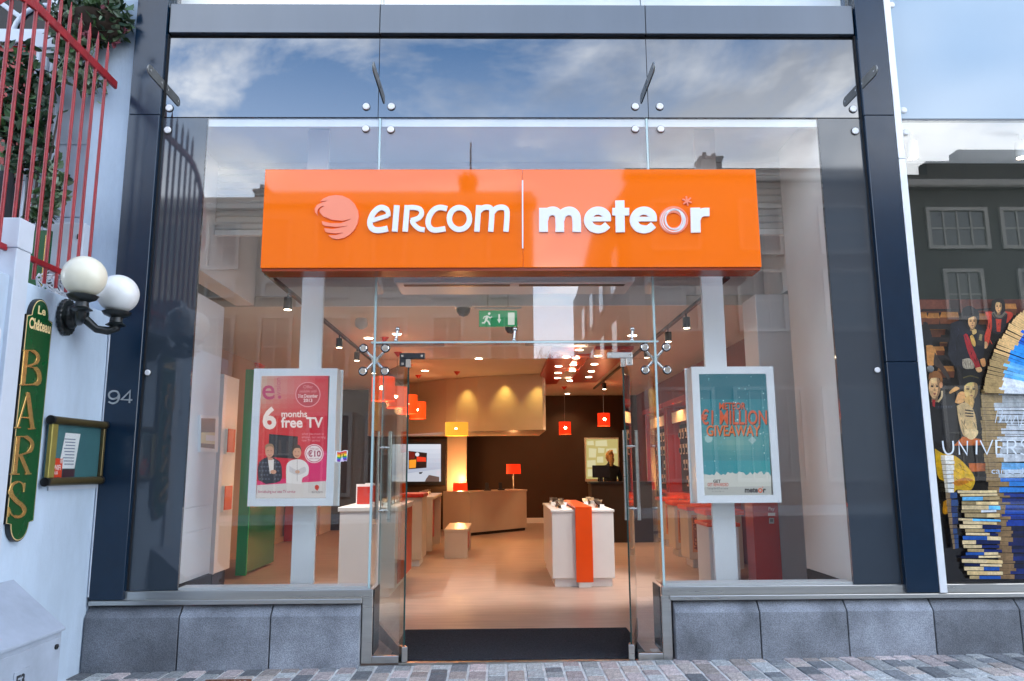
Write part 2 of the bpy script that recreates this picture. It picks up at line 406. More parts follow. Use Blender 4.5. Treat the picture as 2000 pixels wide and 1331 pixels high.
pm('globe_cream', (0.78, 0.74, 0.58), 0.32, var=0.02, coat=0.2)
pm('globe_white', (0.78, 0.79, 0.77), 0.32, var=0.02, coat=0.2)
pm('cabinet_grey', (0.35, 0.40, 0.475), 0.5, var=0.14, scale=4, bump=0.12, bscale=50)
pm('brass_dark', (0.12, 0.09, 0.035), 0.35, 0.6, var=0.15)
pm('brass_olive', (0.34, 0.28, 0.07), 0.4, 0.5, var=0.15)
pm('case_back', (0.05, 0.16, 0.17), 0.6, var=0.1)
pm('leaf', (0.045, 0.095, 0.030), 0.45, var=0.5, scale=9, rand=0.2)
pm('leaf_dark', (0.018, 0.045, 0.018), 0.45, var=0.5, scale=9)
pm('leaf_pale', (0.16, 0.22, 0.13), 0.5, var=0.35, scale=14)
pm('terracotta', (0.20, 0.08, 0.04), 0.8)
pm('cable_white', (0.62, 0.64, 0.66), 0.5)
pm('asphalt', (0.05, 0.05, 0.052), 0.85, var=0.2, scale=3, bump=0.4, bscale=90)
pm('mortar', (0.66, 0.66, 0.64), 0.9, var=0.2, scale=12, bump=0.4, bscale=150)
for nm, c in dict(sett_pink=(0.45, 0.385, 0.37), sett_grey=(0.37, 0.385, 0.38), sett_dark=(0.17, 0.18, 0.19), sett_brown=(0.37, 0.325, 0.295)).items():
    pm(nm, c, 0.75, var=0.22, scale=22, bump=0.5, bscale=90, rand=0.22, speck=0.35)
pm('far_cream', (0.27, 0.215, 0.165), 0.8, var=0.06, scale=0.6)
pm('far_pale', (0.27, 0.26, 0.25), 0.8, var=0.06, scale=0.6)
pm('far_brick', (0.055, 0.05, 0.042), 0.85, var=0.12, scale=0.7)
pm('far_stone', (0.16, 0.135, 0.11), 0.85, var=0.15, scale=0.7)
pm('far_slate', (0.06, 0.06, 0.065), 0.7, var=0.2)
pm('far_trim', (0.27, 0.245, 0.215), 0.7)
pm('far_glass', (0.105, 0.10, 0.09), 0.14, spec=0.5)
pm('bark', (0.06, 0.045, 0.035), 0.9, var=0.2)
printmat('print_paper', 0.0, 0.35)
printmat('print_screen', 0.40, 0.3, 0.15)
printmat('print_poster', 0.0, 0.5, 0.2, 0.24)
printmat('print_tv', 0.55, 0.2)
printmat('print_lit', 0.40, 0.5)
pm('bulb', (1, 0.75, 0.4), 0.5, emit=(1.0, 0.72, 0.36), es=30)
pm('downlight', (1, 0.9, 0.75), 0.5, emit=(1.0, 0.80, 0.55), es=14)
pm('shade_red', lin((255, 66, 20)), 0.6, emit=lin((255, 50, 18)), es=0.42)
pm('shade_hot', lin((225, 52, 16)), 0.6, emit=lin((255, 78, 20)), es=0.50)
pm('shade_yellow', lin((240, 180, 60)), 0.6, emit=lin((246, 176, 60)), es=0.42)
pm('exit_green', lin((10, 120, 70)), 0.35, emit=lin((10, 130, 76)), es=0.35)
pm('exit_white', (0.8, 0.85, 0.8), 0.4, emit=(0.8, 0.9, 0.82), es=0.5)

# ------------------------------------------------------------------ ground
GT = 0.0105                            # the street rises slightly to the right
def gz(x): return GT*(x-0.2)
b = B(); b.quad((-60, -60, gz(-60)-0.02-0.12), (60, -60, gz(60)-0.02-0.12), (60, -2.6, gz(60)-0.02-0.12), (-60, -2.6, gz(-60)-0.02-0.12)); struct('road', b, 'asphalt')
b = B(); b.hexa([(-60, -2.6, gz(-60)-0.4), (60, -2.6, gz(60)-0.4), (60, 0.35, gz(60)-0.4), (-60, 0.35, gz(-60)-0.4),
                 (-60, -2.6, gz(-60)-0.009), (60, -2.6, gz(60)-0.009), (60, 0.35, gz(60)-0.009), (-60, 0.35, gz(-60)-0.009)])
pavement = struct('pavement', b, 'mortar')
sett_mats = ['sett_pink', 'sett_grey', 'sett_dark', 'sett_brown']
def sett_mesh(wd, ln, mt, seed):
    r = random.Random(seed); j = lambda: r.uniform(-0.004, 0.004); h = 0.003; c = 0.006
    b = B(); x0, x1, y0, y1 = -wd/2, wd/2, -ln/2, ln/2
    bot = [(x0, y0, -0.03), (x1, y0, -0.03), (x1, y1, -0.03), (x0, y1, -0.03)]
    mid = [(x0+j(), y0+j(), h-c), (x1+j(), y0+j(), h-c), (x1+j(), y1+j(), h-c), (x0+j(), y1+j(), h-c)]
    top = [(p[0]*(1-2*c/wd), p[1]*(1-2*c/ln), h+j()*0.3) for p in mid]
    fs = [(3, 2, 1, 0)] + [(i, (i+1) % 4, 4+(i+1) % 4, 4+i) for i in range(4)] + [(4+i, 4+(i+1) % 4, 8+(i+1) % 4, 8+i) for i in range(4)] + [(8, 9, 10, 11)]
    b.add(bot+mid+top, fs); return b.mesh('sett', mt)
pool = {}
for mt in sett_mats:
    for ln in (0.13, 0.20, 0.27): pool[(mt, ln)] = [sett_mesh(0.118, ln-0.014, mt, hash((ln, k)) % 999+k) for k in range(3)]
xcol = -3.2; nset = 0
while xcol < 4.3 and nset < 285:
    y = -0.055 + rnd.uniform(0.0, 0.03)
    first = True
    while y > -0.62:
        ln = rnd.choice([0.13, 0.20, 0.20, 0.27]);
        if first: ln = rnd.choice([0.13, 0.20]); first = False
        mt = rnd.choices(sett_mats, [3, 4, 2, 3])[0]
        o = bpy.data.objects.new('sett', rnd.choice(pool[(mt, ln)])); COL.objects.link(o); o.parent = pavement
        o.location = (xcol, y-ln/2, gz(xcol)-0.002+rnd.uniform(-0.0015, 0.002)); o.rotation_euler = (rnd.uniform(-.006, .006), GT*-1+rnd.uniform(-.006, .006), rnd.uniform(-.012, .012))
        y -= ln; nset += 1
    xcol += 0.138
# the setts further out, joined
b = B(); r2 = random.Random(3)
x = -7.0
while x < 7.5:
    y = -0.055 if (x < -3.25 or x > 4.3) else -0.66
    while y > -2.55:
        ln = r2.choice([0.13, 0.2, 0.27]); h = gz(x)+r2.uniform(-0.003, 0.002)
        b.box(x-0.061, x+0.061, y-ln+0.013, y, h-0.03, h); y -= ln
    x += 0.138
props(part('paving_field', b, 'sett_grey', pavement), kind='stuff')
# small iron grating set in the pavement
p = PZ(443, 1326, 0.0)
gr = thing('drain_grating', 'small rusty iron grating set in the setts below the left stone plinth', 'grating', (p.x, p.y-0.03, gz(p.x)+0.004))
c = worldloc(gr); b = B(); b.box(c.x-.15, c.x+.15, c.y-.10, c.y+.06, c.z-.02, c.z-.004); part('tray', b, 'black_gap', gr)
for ya_ in (.06, -.115): part('frame', B().box(c.x-.16, c.x+.16, c.y+ya_, c.y+ya_+.015, c.z-.01, c.z+.004), 'terracotta', gr)
for i in range(9):
    b = B(); xx = c.x-.14+i*.035; b.box(xx-.009, xx+.009, c.y-.10, c.y+.06, c.z-.008, c.z+.002); part('bar', b, 'terracotta', gr)

# ------------------------------------------------------------------ shop building shell
shop = thing('shop_building', 'modern glass shopfront with navy metal pilasters and grey header over a bluestone base', 'shop', (0, 0.3, 0))
XL, XR = -3.24, 3.225
def seamed(x0, x1, zs, name='cladding_panel'):
    for z0, z1 in zip(zs[:-1], zs[1:]):
        b = B(); b.box(x0, x1, -0.055, 0.25, z0+0.0015, z1-0.0015); part(name, b, 'navy_metal', shop, bevel=0.004)
seamed(XL+0.012, -2.972, (0.475, 4.372, 9.0)); seamed(2.972, XR, (0.475, 2.26, 4.372, 9.0))
for x0, x1 in ((-2.972, -2.960), (2.960, 2.972)):
    b = B(); b.box(x0, x1, -0.012, 0.2, 0.53, 5.13); part('gasket', b, 'black_gap', shop)
for x0, x1 in ((-2.960, -2.592), (2.592, 2.960)):
    b = B(); b.box(x0, x1, 0.0, 0.03, 0.535, 4.366); part('painted_glass', b, 'grey_glass', shop)
HX = (-2.960, -1.157, 1.143, 2.960)
for i in range(3):
    b = B(); b.box(HX[i]+.003, HX[i+1]-.003, -0.03, 0.2, 5.135, 5.405); part('header_panel', b, 'grey_metal', shop, bevel=0.004)
    b = B(); b.box(HX[i]+.003, HX[i+1]-.003, 0.0, 0.012, 4.376, 5.098); part('spandrel_panel', b, 'spandrel_glass', shop)
    b = B(); b.box(HX[i]+.005, HX[i+1]-.005, 0.16, 0.18, 5.415, 8.2); part('upper_window', b, 'pale_window', shop)
    b = B(); b.box(HX[i]+.005, HX[i+1]-.005, 0.03, 0.042, 5.412, 8.2); part('upper_pane', b, 'clear_glass', shop)
b = B(); b.box(-2.96, 2.96, 0.04, 0.2, 4.40, 5.135); b.box(-2.96, 2.96, 0.02, 0.035, 5.10, 5.133); part('backing', b, 'black_gap', shop)
for x in HX[1:3]:
    b = B(); b.box(x-.003, x+.003, 0.004, 0.03, 4.37, 5.13); b.box(x-.004, x+.004, -0.02, 0.1, 5.13, 5.41); part('joint', b, 'black_gap', shop)
b = B(); b.box(-4.9, 3.8, 0.34, 14.6, 8.3, 12.0); part('upper_wall', b, 'far_pale', shop)
b = B(); b.box(XL, XR, 0.22, 0.34, 8.2, 8.3); part('cornice', b, 'grey_metal', shop)
b = B(); b.box(XR+.002, XR+.058, -0.06, 0.25, 0.475, 3.98); b.box(XR+.002, XR+.058, -0.06, 0.25, 3.984, 9.0); part('edge_trim', b, 'alu_white', shop, bevel=0.003)
# glazing
def pane(x0, x1, z0, z1, name='window_pane', y=0.0, mat='clear_glass'):
    b = B(); b.box(x0, x1, y, y+0.012, z0, z1); return part(name, b, mat, shop)
pane(-2.590, -1.150, 0.535, 4.366); pane(1.136, 2.590, 0.535, 4.366)
pane(-1.128, 1.114, 2.452, 4.366); pane(-1.128, 1.114, 2.305, 2.432, 'transom_pane')
pane(-1.100, -0.900, 0.050, 2.300, 'side_light'); pane(0.905, 1.095, 0.050, 2.300, 'side_light')
for x in (-1.139, 1.125):
    b = B(); b.box(x-.0095, x+.0095, 0.016, 0.30, 0.535, 4.366); part('glass_fin', b, 'clear_glass', shop)
    b = B(); b.box(x-.0085, x+.0085, 0.001, 0.014, 0.535, 4.366); part('fin_edge', b, 'glass_edge', shop)
b = B(); b.box(-1.17, 1.155, 0.014, 0.17, 2.434, 2.449); part('glass_beam', b, 'clear_glass', shop)
b = B(); b.box(-1.17, 1.155, 0.004, 0.012, 2.434, 2.449); part('beam_edge', b, 'glass_edge', shop)
for x0, x1 in ((-2.59, -1.15), (1.136, 2.59)):
    b = B(); b.box(x0, x1, 0.02, 0.05, 4.30, 4.366); part('head_trim', b, 'grey_white', shop)
b = B(); b.box(-1.128, 1.114, 0.02, 0.05, 4.30, 4.366); part('head_trim', b, 'grey_white', shop)
# round glass bolts
def bolt(px, py, r=0.031):
    q = PY(px, py, -0.012); b = B(); b.lathe((q.x, 0.0, q.z), [(r*1.12, 0.0), (r*1.12, 0.006), (r, 0.007)], 20, (0, -1, 0))
    o = part('bolt', b, 'rubber', shop, smooth=40)
    b = B(); b.lathe((q.x, -0.006, q.z), [(r*0.95, 0.0), (r*0.95, 0.008), (r*0.8, 0.012), (0.001, 0.0125)], 20, (0, -1, 0)); part('cap', b, 'white_cap', o, smooth=30)
for q in ((330, 211), (715, 208), (764, 208), (1241, 208), (1289, 208), (1667, 213), (327, 254), (714, 251), (763, 253), (1241, 252), (1291, 252), (1671, 256)): bolt(*q)
for q in ((288, 728), (1714, 723)): bolt(*q, r=0.024)
# flat steel brackets standing out from the spandrel
for px, py in ((321, 169), (740, 164), (1264, 164), (1679, 170)):
    q = PY(px, py, 0.0); ln = 0.31; hw = 0.045
    pts = [(q.x-.006, -0.0005, q.z-hw), (q.x-.006, -ln+hw, q.z-hw)] + [(q.x-.006, -ln+hw-hw*math.sin(R(a)), q.z-hw*math.cos(R(a))) for a in range(20, 180, 20)] + [(q.x-.006, -ln+hw, q.z+hw), (q.x-.006, -0.0005, q.z+hw)]
    b = B(); b.prism(pts, (0.012, 0, 0)); o = part('bracket', b, 'bracket_steel', shop, bevel=0.002)
    b = B()
    for yy in (-0.06, -ln+0.05): b.cyl((q.x-.009, yy, q.z), (q.x+.009, yy, q.z), 0.009, n=10)
    part('screw', b, 'polished_steel', o, smooth=40)
# spider fittings
for cx in (-1.139, 1.125):
    o = None
    b = B(); b.cyl((cx, 0.03, 2.30), (cx, 0.09, 2.30), 0.028, n=14); o = part('spider_fitting', b, 'polished_steel', shop, smooth=40)
    for sx in (-1, 1):
        for szz in (-1, 1):
            ex, ez = cx+sx*0.088, 2.30+szz*0.093
            b = B(); b.cyl((cx, 0.065, 2.30), (ex, 0.05, ez), 0.015, 0.010, 10); b.cyl((ex, 0.06, ez), (ex, 0.014, ez), 0.012, n=10); part('arm', b, 'polished_steel', o, smooth=40)
            b = B(); b.lathe((ex, 0.0, ez), [(0.037, 0), (0.037, 0.006), (0.033, 0.009)], 20, (0, -1, 0)); part('washer', b, 'rubber', o, smooth=40)
            b = B(); b.lathe((ex, -0.009, ez), [(0.029, 0), (0.029, 0.006), (0.024, 0.010), (0.001, 0.0105)], 18, (0, -1, 0)); part('disc', b, 'polished_steel', o, smooth=30)
for px in (775, 1005, 1235):
    q = PY(px, 652, 0.03); b = B(); b.cyl((q.x+.004, 0.05, q.z+.035), (q.x-.006, 0.03, q.z-.05), 0.012, n=10); b.sphere((q.x+.004, 0.05, q.z+.04), 0.021, 10, 8); b.sphere((q.x-.006, 0.03, q.z-.055), 0.018, 10, 8)
    part('glass_clamp', b, 'polished_steel', shop, smooth=50)
# sills and returns
for x0, x1 in ((XL+.014, -1.105), (1.100, 6.5)):
    b = B(); b.box(x0 if x0 < 0 else x0, x1, -0.022, 0.02, 0.468, 0.533); part('sill', b, 'steel', shop, bevel=0.003)
    xa, xb = (x0, x1-0.075) if x0 < 0 else (x0+0.055, x1)
    b = B(); b.box(xa, xb, -0.058, -0.0225, 0.438, 0.470); part('sill_lip', b, 'steel', shop, bevel=0.003)
b = B(); b.box(-2.59, -1.15, 0.0135, 0.16, 0.50, 0.552); b.box(1.136, 2.59, 0.0135, 0.16, 0.50, 0.552); part('inner_sill', b, 'grey_white', shop)
for s, x0, x1 in ((-1, -1.182, -1.105), (1, 1.095, 1.168)):
    b = B(); b.box(x0, x1, -0.021, 0.0, 0.0, 0.4675); part('return_post', b, 'steel', shop, bevel=0.003)
    xa, xb = ((x1, -0.90) if s < 0 else (0.905, x0)); b = B(); b.box(xa+.001, xb-.001, -0.02, 0.03, 0.0, 0.05); part('base_rail', b, 'steel', shop, bevel=0.003)
    xr = x1+.001 if s < 0 else x0-.010
    b = B(); b.box(xr, xr+0.009, 0.002, 0.26, 0.055, 0.53); part('return_plate', b, 'dark_steel', shop)
b = B(); b.box(-0.90, 0.905, -0.03, 0.02, -0.03, 0.004); part('threshold', b, 'steel', shop)
# patch fittings over the doors; left one's dark reflection painted as darker steel
for s, mt in ((-1, 'dark_steel'), (1, 'steel')):
    xo, xi = (-0.935, -0.735) if s < 0 else (0.935, 0.735)
    b = B(); lo, hi = min(xo, xi), max(xo, xi); b.box(lo, hi, -0.014, 0.03, 2.305, 2.352)
    l2, h2 = (lo, lo+.05) if s < 0 else (hi-.05, hi); b.box(l2, h2, -0.0135, 0.0295, 2.245, 2.3045); o = part('patch_fitting', b, mt, shop, bevel=0.003)
    b = B()
    for xx, zz_ in ((lo+.022, 2.328), (hi-.022, 2.328), ((l2+h2)/2, 2.265)): b.box(xx-.009, xx+.009, -0.0165, -0.014, zz_-.009, zz_+.009)
    part('screw', b, 'polished_steel', o)
# the two open glass doors, swung inwards past square
def door(hx, fx, fy, label):
    h = Vector((hx, 0.0, 0)); f = Vector((fx, fy, 0)); d = (f-h).normalized(); n = Vector((d.y, -d.x, 0)); ln = (f-h).length; t = 0.006
    def q(a, off, z): p = h+d*a+n*off; return (p.x, p.y, z)
    def slab(a0, a1, o0, o1, z0, z1): return B().hexa([q(a0, o0, z0), q(a1, o0, z0), q(a1, o1, z0), q(a0, o1, z0), q(a0, o0, z1), q(a1, o0, z1), q(a1, o1, z1), q(a0, o1, z1)])
    dr = part('glass_door', slab(0.003, ln, -t, t, 0.012, 2.29), 'door_glass', shop, label=label)
    part('door_edge', slab(-0.003, 0.002, -t, t, 0.10, 2.29), 'dark_glass_edge', dr)
    part('free_edge', slab(ln+0.001, ln+0.004, -t, t, 0.012, 2.29), 'glass_edge', dr)
    b = B(); b.hexa([q(0.0, -.012, .02), q(ln*.97, -.012, .02), q(ln*.97, .012, .02), q(0, .012, .02), q(0, -.012, .085), q(ln*.97, -.012, .15), q(ln*.97, .012, .15), q(0, .012, .085)])
    part('bottom_rail', b, 'bracket_steel', dr)
    b = slab(-0.03, 0.05, -0.022, 0.022, 0.006, 0.115); part('floor_pivot', b, 'steel', dr, bevel=0.003)
    b = B(); b.cyl(q(0.015, 0, 2.25), q(0.015, 0, 2.335), 0.016, n=12); b.box(*[v for pr in zip((q(0, 0, 0)[0]-.02, -.018, 2.235), (q(0, 0, 0)[0]+.02, .02, 2.30)) for v in pr]); part('top_pivot', b, 'polished_steel', dr, smooth=40)
    for s in (-1, 1):
        b = B(); b.cyl(q(ln-.09, s*.055, 0.98), q(ln-.09, s*.055, 1.76), 0.016, n=14); o = part('handle', b, 'steel', dr, smooth=40)
        b = B()
        for z in (1.08, 1.62): b.cyl(q(ln-.09, s*.055, z), q(ln-.09, s*.007, z), 0.008, n=10); b.cyl(q(ln-.09, s*.018, z), q(ln-.09, s*.007, z), 0.016, n=10)
        part('standoff', b, 'polished_steel', o, smooth=40)
door(-0.865, -1.185, 0.78, 'left glass door folded back inwards with a tall bar handle')
door(0.858, 1.045, 0.82, 'right glass door folded back inwards with a tall bar handle')

# ------------------------------------------------------------------ stone plinths
def plinth(name, xs, label):
    t = thing(name, label, 'stone base', ((xs[0]+xs[-1])/2, 0.0, gz((xs[0]+xs[-1])/2)))
    for x0, x1 in zip(xs[:-1], xs[1:]):
        g = 0.005; a, c_ = x0+g, x1-g; zb = gz((x0+x1)/2)-.02; prof = [(-.075, zb), (-.075, .352), (-.012, .425), (.20, .425), (.20, zb)]
        b = B(); b.prism([(a, y, z) for y, z in prof], (c_-a, 0, 0)); o = part('stone', b, 'stone', t, bevel=0.004, seg=2)
    b = B(); b.box(xs[0]+.01, xs[-1]-.012, -.045, .19, gz(xs[0])-.02, .33); part('mortar_bed', b, 'black_gap', t)
    return t
plinth('stone_plinth', (-3.24, -2.535, -1.855, -1.186), 'grey bluestone plinth of three chamfered blocks left of the door')
plinth('stone_plinth', (1.178, 1.825, 2.49, 3.15, 3.81, 4.47, 5.13, 5.79, 6.45), 'grey bluestone plinth of chamfered blocks right of the door')
# ------------------------------------------------------------------ orange fascia sign
SY = -0.27
sign = thing('shop_sign', 'long glossy orange sign box with white lettering above the entrance', 'sign', (-0.03, SY, 2.985))
xm = PY(1021, 430, SY).x
for a, c_ in ((-1.998, xm-.001), (xm+.001, 1.935)):
    b = B(); b.box(a, c_, SY, -0.075, 2.988, 3.80); part('panel', b, 'orange_panel', sign, bevel=0.003)
b = B(); b.box(-1.99, 1.927, SY+.012, -0.06, 2.965, 2.987); part('bottom_return', b, 'orange_edge', sign)
for x in (-1.5, -.5, .5, 1.4):
    b = B(); b.box(x-.03, x+.03, -0.074, -0.004, 3.3, 3.5); part('support', b, 'dark_steel', sign)
def z3(p): return (490+p[0]/3.846, 300+p[1]/3.846)
def z4(p): return (1000+p[0]/3.846, 300+p[1]/3.846)
dcount = [0]
def raised(bld, outl, mp, depth):
    dcount[0] += 1; depth += 0.0006*(dcount[0] % 5)
    pts = [mp(p) for p in outl]; pts = [PY(px, py, SY-.001) for px, py in pts]
    bld.prism(pts, (0, -depth, 0))
def letter(strokes, mp, mat, depth=0.014, name='letter', parent=None):
    b = B()
    for st in strokes:
        pts, wd = st[0], st[1]
        if len(st) > 2 and st[2] == 'closed':
            n = len(pts); 
            for q in ribbon(pts, wd, True): raised_q(b, q, mp, depth)
        elif wd is None: raised(b, pts, mp, depth)
        else: raised(b, outline(pts, wd), mp, depth)
    return part(name, b, mat, parent or sign)
def raised_q(bld, q, mp, depth):
    pts = [PY(*mp(p), SY-.001) for p in q]; bld.prism(pts, (0, -depth, 0))
# left word: small-cap italics with a lower case e and m
S_ = smoothpath
letter([([(900, 512), (1034, 470)], 15), (S_([(1032, 476), (1030, 437), (1000, 413), (962, 416), (922, 452), (898, 505), (900, 550), (930, 577), (975, 580), (1030, 568)]), [17]*5 + [20]*20 + [22]*12)], z3, 'letter_white')
letter([([(1098, 394), (1082, 592)], 21)], z3, 'letter_white')
letter([([(1176, 394), (1160, 592)], 20), (S_([(1170, 412), (1225, 410), (1270, 422), (1284, 452), (1262, 488), (1205, 508)]), 18), (S_([(1205, 500), (1225, 535), (1262, 568), (1306, 578)]), [12]*2+[18]*11)], z3, 'letter_white')
letter([(S_([(1474, 420), (1425, 410), (1380, 425), (1345, 468), (1332, 520), (1346, 562), (1385, 580), (1462, 570)]), 20)], z3, 'letter_white')
letter([(ell(1567, 493, 76, 82, 0, 340, 24), 20, 'closed')], z3, 'letter_white')
letter([([(1712, 394), (1698, 592)], 20), (S_([(1705, 448), (1735, 418), (1778, 408), (1806, 424), (1810, 470), (1802, 592)]), 20), (S_([(1812, 448), (1842, 418), (1886, 408), (1918, 424), (1924, 470), (1916, 592)]), 20)], z3, 'letter_white')
# salmon ball emblem with sweeping slits
ball = [(522, 366), (548, 342), (590, 324), (640, 317), (690, 322), (740, 345), (780, 382), (805, 430), (812, 480), (802, 530), (778, 578), (742, 615), (700, 638), (650, 648), (612, 640), (586, 618), (640, 618), (700, 600), (640, 604), (580, 598), (562, 590), (553, 566), (620, 572), (735, 548), (640, 556), (560, 548), (540, 535), (535, 512), (600, 528), (680, 528), (762, 494), (690, 510), (610, 502), (545, 476), (520, 445), (520, 425), (545, 405), (560, 398), (530, 402), (505, 425), (500, 450), (504, 468), (486, 446), (482, 420), (498, 392), (540, 372), (582, 358)]
letter([(ball, None)], z3, 'letter_salmon', 0.012, 'emblem')
letter([([(79, 205), (80, 715)], 5)], z4, 'letter_white', 0.01, 'divider')
def mletters(off, mp):
    pass
letter([([(236, 414), (236, 594)], 33), (S_([(240, 500), (255, 458), (290, 438), (325, 440), (352, 468), (358, 520), (358, 594)]), 32), (S_([(362, 500), (378, 458), (414, 438), (450, 440), (478, 468), (485, 520), (485, 594)]), 32)], z4, 'letter_white')
def geo_e(cx):
    return [([(cx-72, 497), (cx+98, 497)], 17), (S_([(cx+70, 512), (cx+66, 470), (cx+38, 442), (cx, 434), (cx-40, 446), (cx-68, 480), (cx-70, 522), (cx-44, 560), (cx, 574), (cx+40, 568), (cx+74, 540)]), [30]*34+[28]*7)]
letter(geo_e(642), z4, 'letter_white')
letter([([(808, 358), (812, 596)], 34), ([(752, 442), (878, 442)], 28)], z4, 'letter_white')
letter(geo_e(986), z4, 'letter_white')
o_ = None
for k, (dx, dy, rx, ry, wd, mt) in enumerate([(0, 0, 84, 80, 24, 'letter_salmon'), (-4, 3, 92, 88, 4, 'letter_white'), (6, -2, 70, 74, 4, 'letter_white'), (-2, 4, 80, 84, 3.5, 'letter_white'), (8, 3, 98, 92, 3, 'letter_salmon'), (2, -6, 62, 76, 3, 'letter_white')]):
    q = letter([(ell(1212+dx, 503+dy, rx, ry, 12*k, 12*k+342, 26), wd, 'closed')], z4, mt, 0.008+0.0015*k, 'letter' if o_ is None else 'ring', o_)
    o_ = o_ or q
letter([([(1313-36*math.cos(R(a)), 360-36*math.sin(R(a))), (1313+36*math.cos(R(a)), 360+36*math.sin(R(a)))], 5) for a in (20, 80, 140)], z4, 'letter_salmon', 0.01, 'star')
letter([([(1374, 412), (1378, 598)], 36), (S_([(1382, 500), (1400, 462), (1432, 446), (1480, 444)]), 31)], z4, 'letter_white')

# ------------------------------------------------------------------ house number on the left pilaster
num = thing('house_number', 'thin steel house number 94 on the left navy pilaster', 'house number', (-3.1, -0.06, 1.95))
def zz2(p): return (p[0]*400/1210, 420+p[1]*440/1331)
def numeral(strokes):
    b = B()
    for pts in strokes:
        b.prism([PY(*zz2(q), -0.056) for q in outline(pts, 5)], (0, -0.004-0.0006*len(b.f) % 3, 0))
    part('numeral', b, 'steel', num)
numeral([S_([(704, 1062), (692, 1044), (664, 1042), (646, 1056), (648, 1078), (668, 1088), (694, 1080), (704, 1062), (704, 1084), (690, 1106), (664, 1114), (642, 1104)])])
numeral([[(765, 1112), (770, 1040), (718, 1092), (782, 1094)]])

# ------------------------------------------------------------------ interior shell
b = B(); b.box(-4.7, 3.7, 0.02, 14.4, -0.15, 0.0); struct('shop_floor', b, 'floor_laminate')
b = B(); b.box(-4.7, 3.7, 2.62, 14.4, 3.30, 3.42); struct('ceiling', b, 'ceiling_paint')
b = B(); b.box(-3.2, 3.2, 0.2, 2.60, 4.52, 4.6); struct('window_soffit', b, 'white_wall')
b = B(); b.box(-4.7, -4.5, 1.0, 14.4, 0, 3.3); struct('left_wall', b, 'tan_wall')
b = B(); b.box(3.5, 3.7, 1.0, 14.4, 0, 3.3); struct('right_wall', b, 'red_wall')
b = B(); b.box(-4.5, 3.5, 14.0, 14.2, 0, 3.3); struct('back_wall', b, 'brown_wall')
b = B(); b.box(-4.5, -1.42, 12.2, 12.4, 0, 3.3); struct('tv_wall', b, 'dark_wall')
b = B(); b.box(-0.75, 2.0, 13.975, 13.999, 0, 0.13); struct('skirting', b, 'white_wall')
b = B(); b.box(-4.499, -4.47, 1.1, 12.1, 0.0, 0.10); struct('skirting', b, 'tan_wall')
b = B(); b.box(-4.7, -3.0, 0.9, 1.0, 0, 4.52); b.box(3.0, 3.7, 0.9, 1.0, 0, 4.52); struct('front_return_wall', b, 'tan_wall')
b = B(); b.box(-3.2, -2.98, 0.04, 2.6, 3.31, 4.5); b.box(2.98, 3.2, 0.04, 2.6, 3.31, 4.5); b.box(-3.2, 3.2, 2.64, 2.7, 3.43, 4.52); struct('window_bay_wall', b, 'white_wall')
b = B(); b.box(-2.5, 2.05, 2.585, 2.62, 3.295, 3.47); struct('bulkhead', b, 'white_wall')
b = B(); b.box(-4.75, -4.71, 0.9, 14.4, -.1, 8.3); b.box(3.71, 3.75, 0.9, 14.4, -.1, 8.3); b.box(-4.75, 3.75, 14.41, 14.45, -.1, 8.3); b.box(-4.75, 3.75, 0.35, 14.4, 4.62, 4.7); struct('outer_wall', b, 'far_pale')
# curved cream bulkhead hung from the ceiling
pts = [(-3.2, 11.6), (-2.3, 11.0), (-1.28, 10.0), (-0.6, 9.62), (0.1, 9.35), (0.72, 9.15), (0.80, 9.5), (0.80, 12.19), (-3.2, 12.19)]
b = B(); b.prism([(x, y, 2.17) for x, y in pts], (0, 0, 1.125)); curved = one('curved_bulkhead', b, 'cream_laminate', 'cream curved bulkhead hung from the shop ceiling with warm pools of light', 'bulkhead')
# entrance mat
b = B(); b.box(-0.99, 1.0, 0.03, 1.11, 0.0005, 0.012); one('entrance_mat', b, 'mat_pile', 'black pile entrance mat just inside the open glass doors', 'door mat', bevel=0.004)
# white lining cupboard and piers in the window bays
t = thing('lining_cupboard', 'white cupboard lining the left end of the window bay', 'cupboard', (-2.97, 0.5, 0.53))
b = B(); b.box(-3.19, -2.72, 0.05, 0.98, 0.53, 2.94); part('carcass', b, 'white_wall', t, bevel=0.004)
for z0, z1 in ((0.56, 0.92), (0.93, 1.12), (1.13, 2.90)):
    b = B(); b.box(-2.719, -2.712, 0.30, 0.95, z0, z1); part('panel', b, 'white_wall', t, bevel=0.002)
b = B(); b.box(2.62, 3.19, 0.05, 0.98, 0.53, 4.5); one('window_pier', b, 'grey_white', 'plain grey white pier closing the right end of the window', 'pier', bevel=0.004)
b = B(); b.box(2.66, 3.15, 2.0, 2.45, 0, 3.29); one('square_column', b, 'white_wall', 'white square column inside the right window behind the grey pier', 'column', bevel=0.006)
b = B(); b.box(-3.2, -2.70, 0.05, 0.98, 0.0, 0.525); b.box(2.62, 3.2, 0.05, .98, 0, .525); struct('bay_base', b, 'dark_wall')
# small framed display on the left cupboard
t = thing('wall_display', 'small white framed panel on the white cupboard in the left window', 'panel', tuple(PX(405, 848, -2.71)))
def quadX(x, pxs, dx=0.0): return [PX(px, py, x)+Vector((dx, 0, 0)) for px, py in pxs]
b = B(); b.prism(quadX(-2.711, [(388, 811), (423, 814), (421, 884), (387, 883)]), (0.02, 0, 0)); part('frame', b, 'frame_white', t)
d = Draw(lambda u, v, h: PX(u, v, -2.690)+Vector((h, 0, 0))); d.poly([(393, 817), (421, 818), (419, 877), (392, 874)], (70, 62, 50)); d.poly([(393, 845), (420, 845), (419.5, 868), (392, 866)], (216, 208, 160)); d.poly([(402, 850), (420, 851), (420, 862), (402, 861)], (232, 232, 226))
part('screen', d, 'print_paper', t, normals=False)

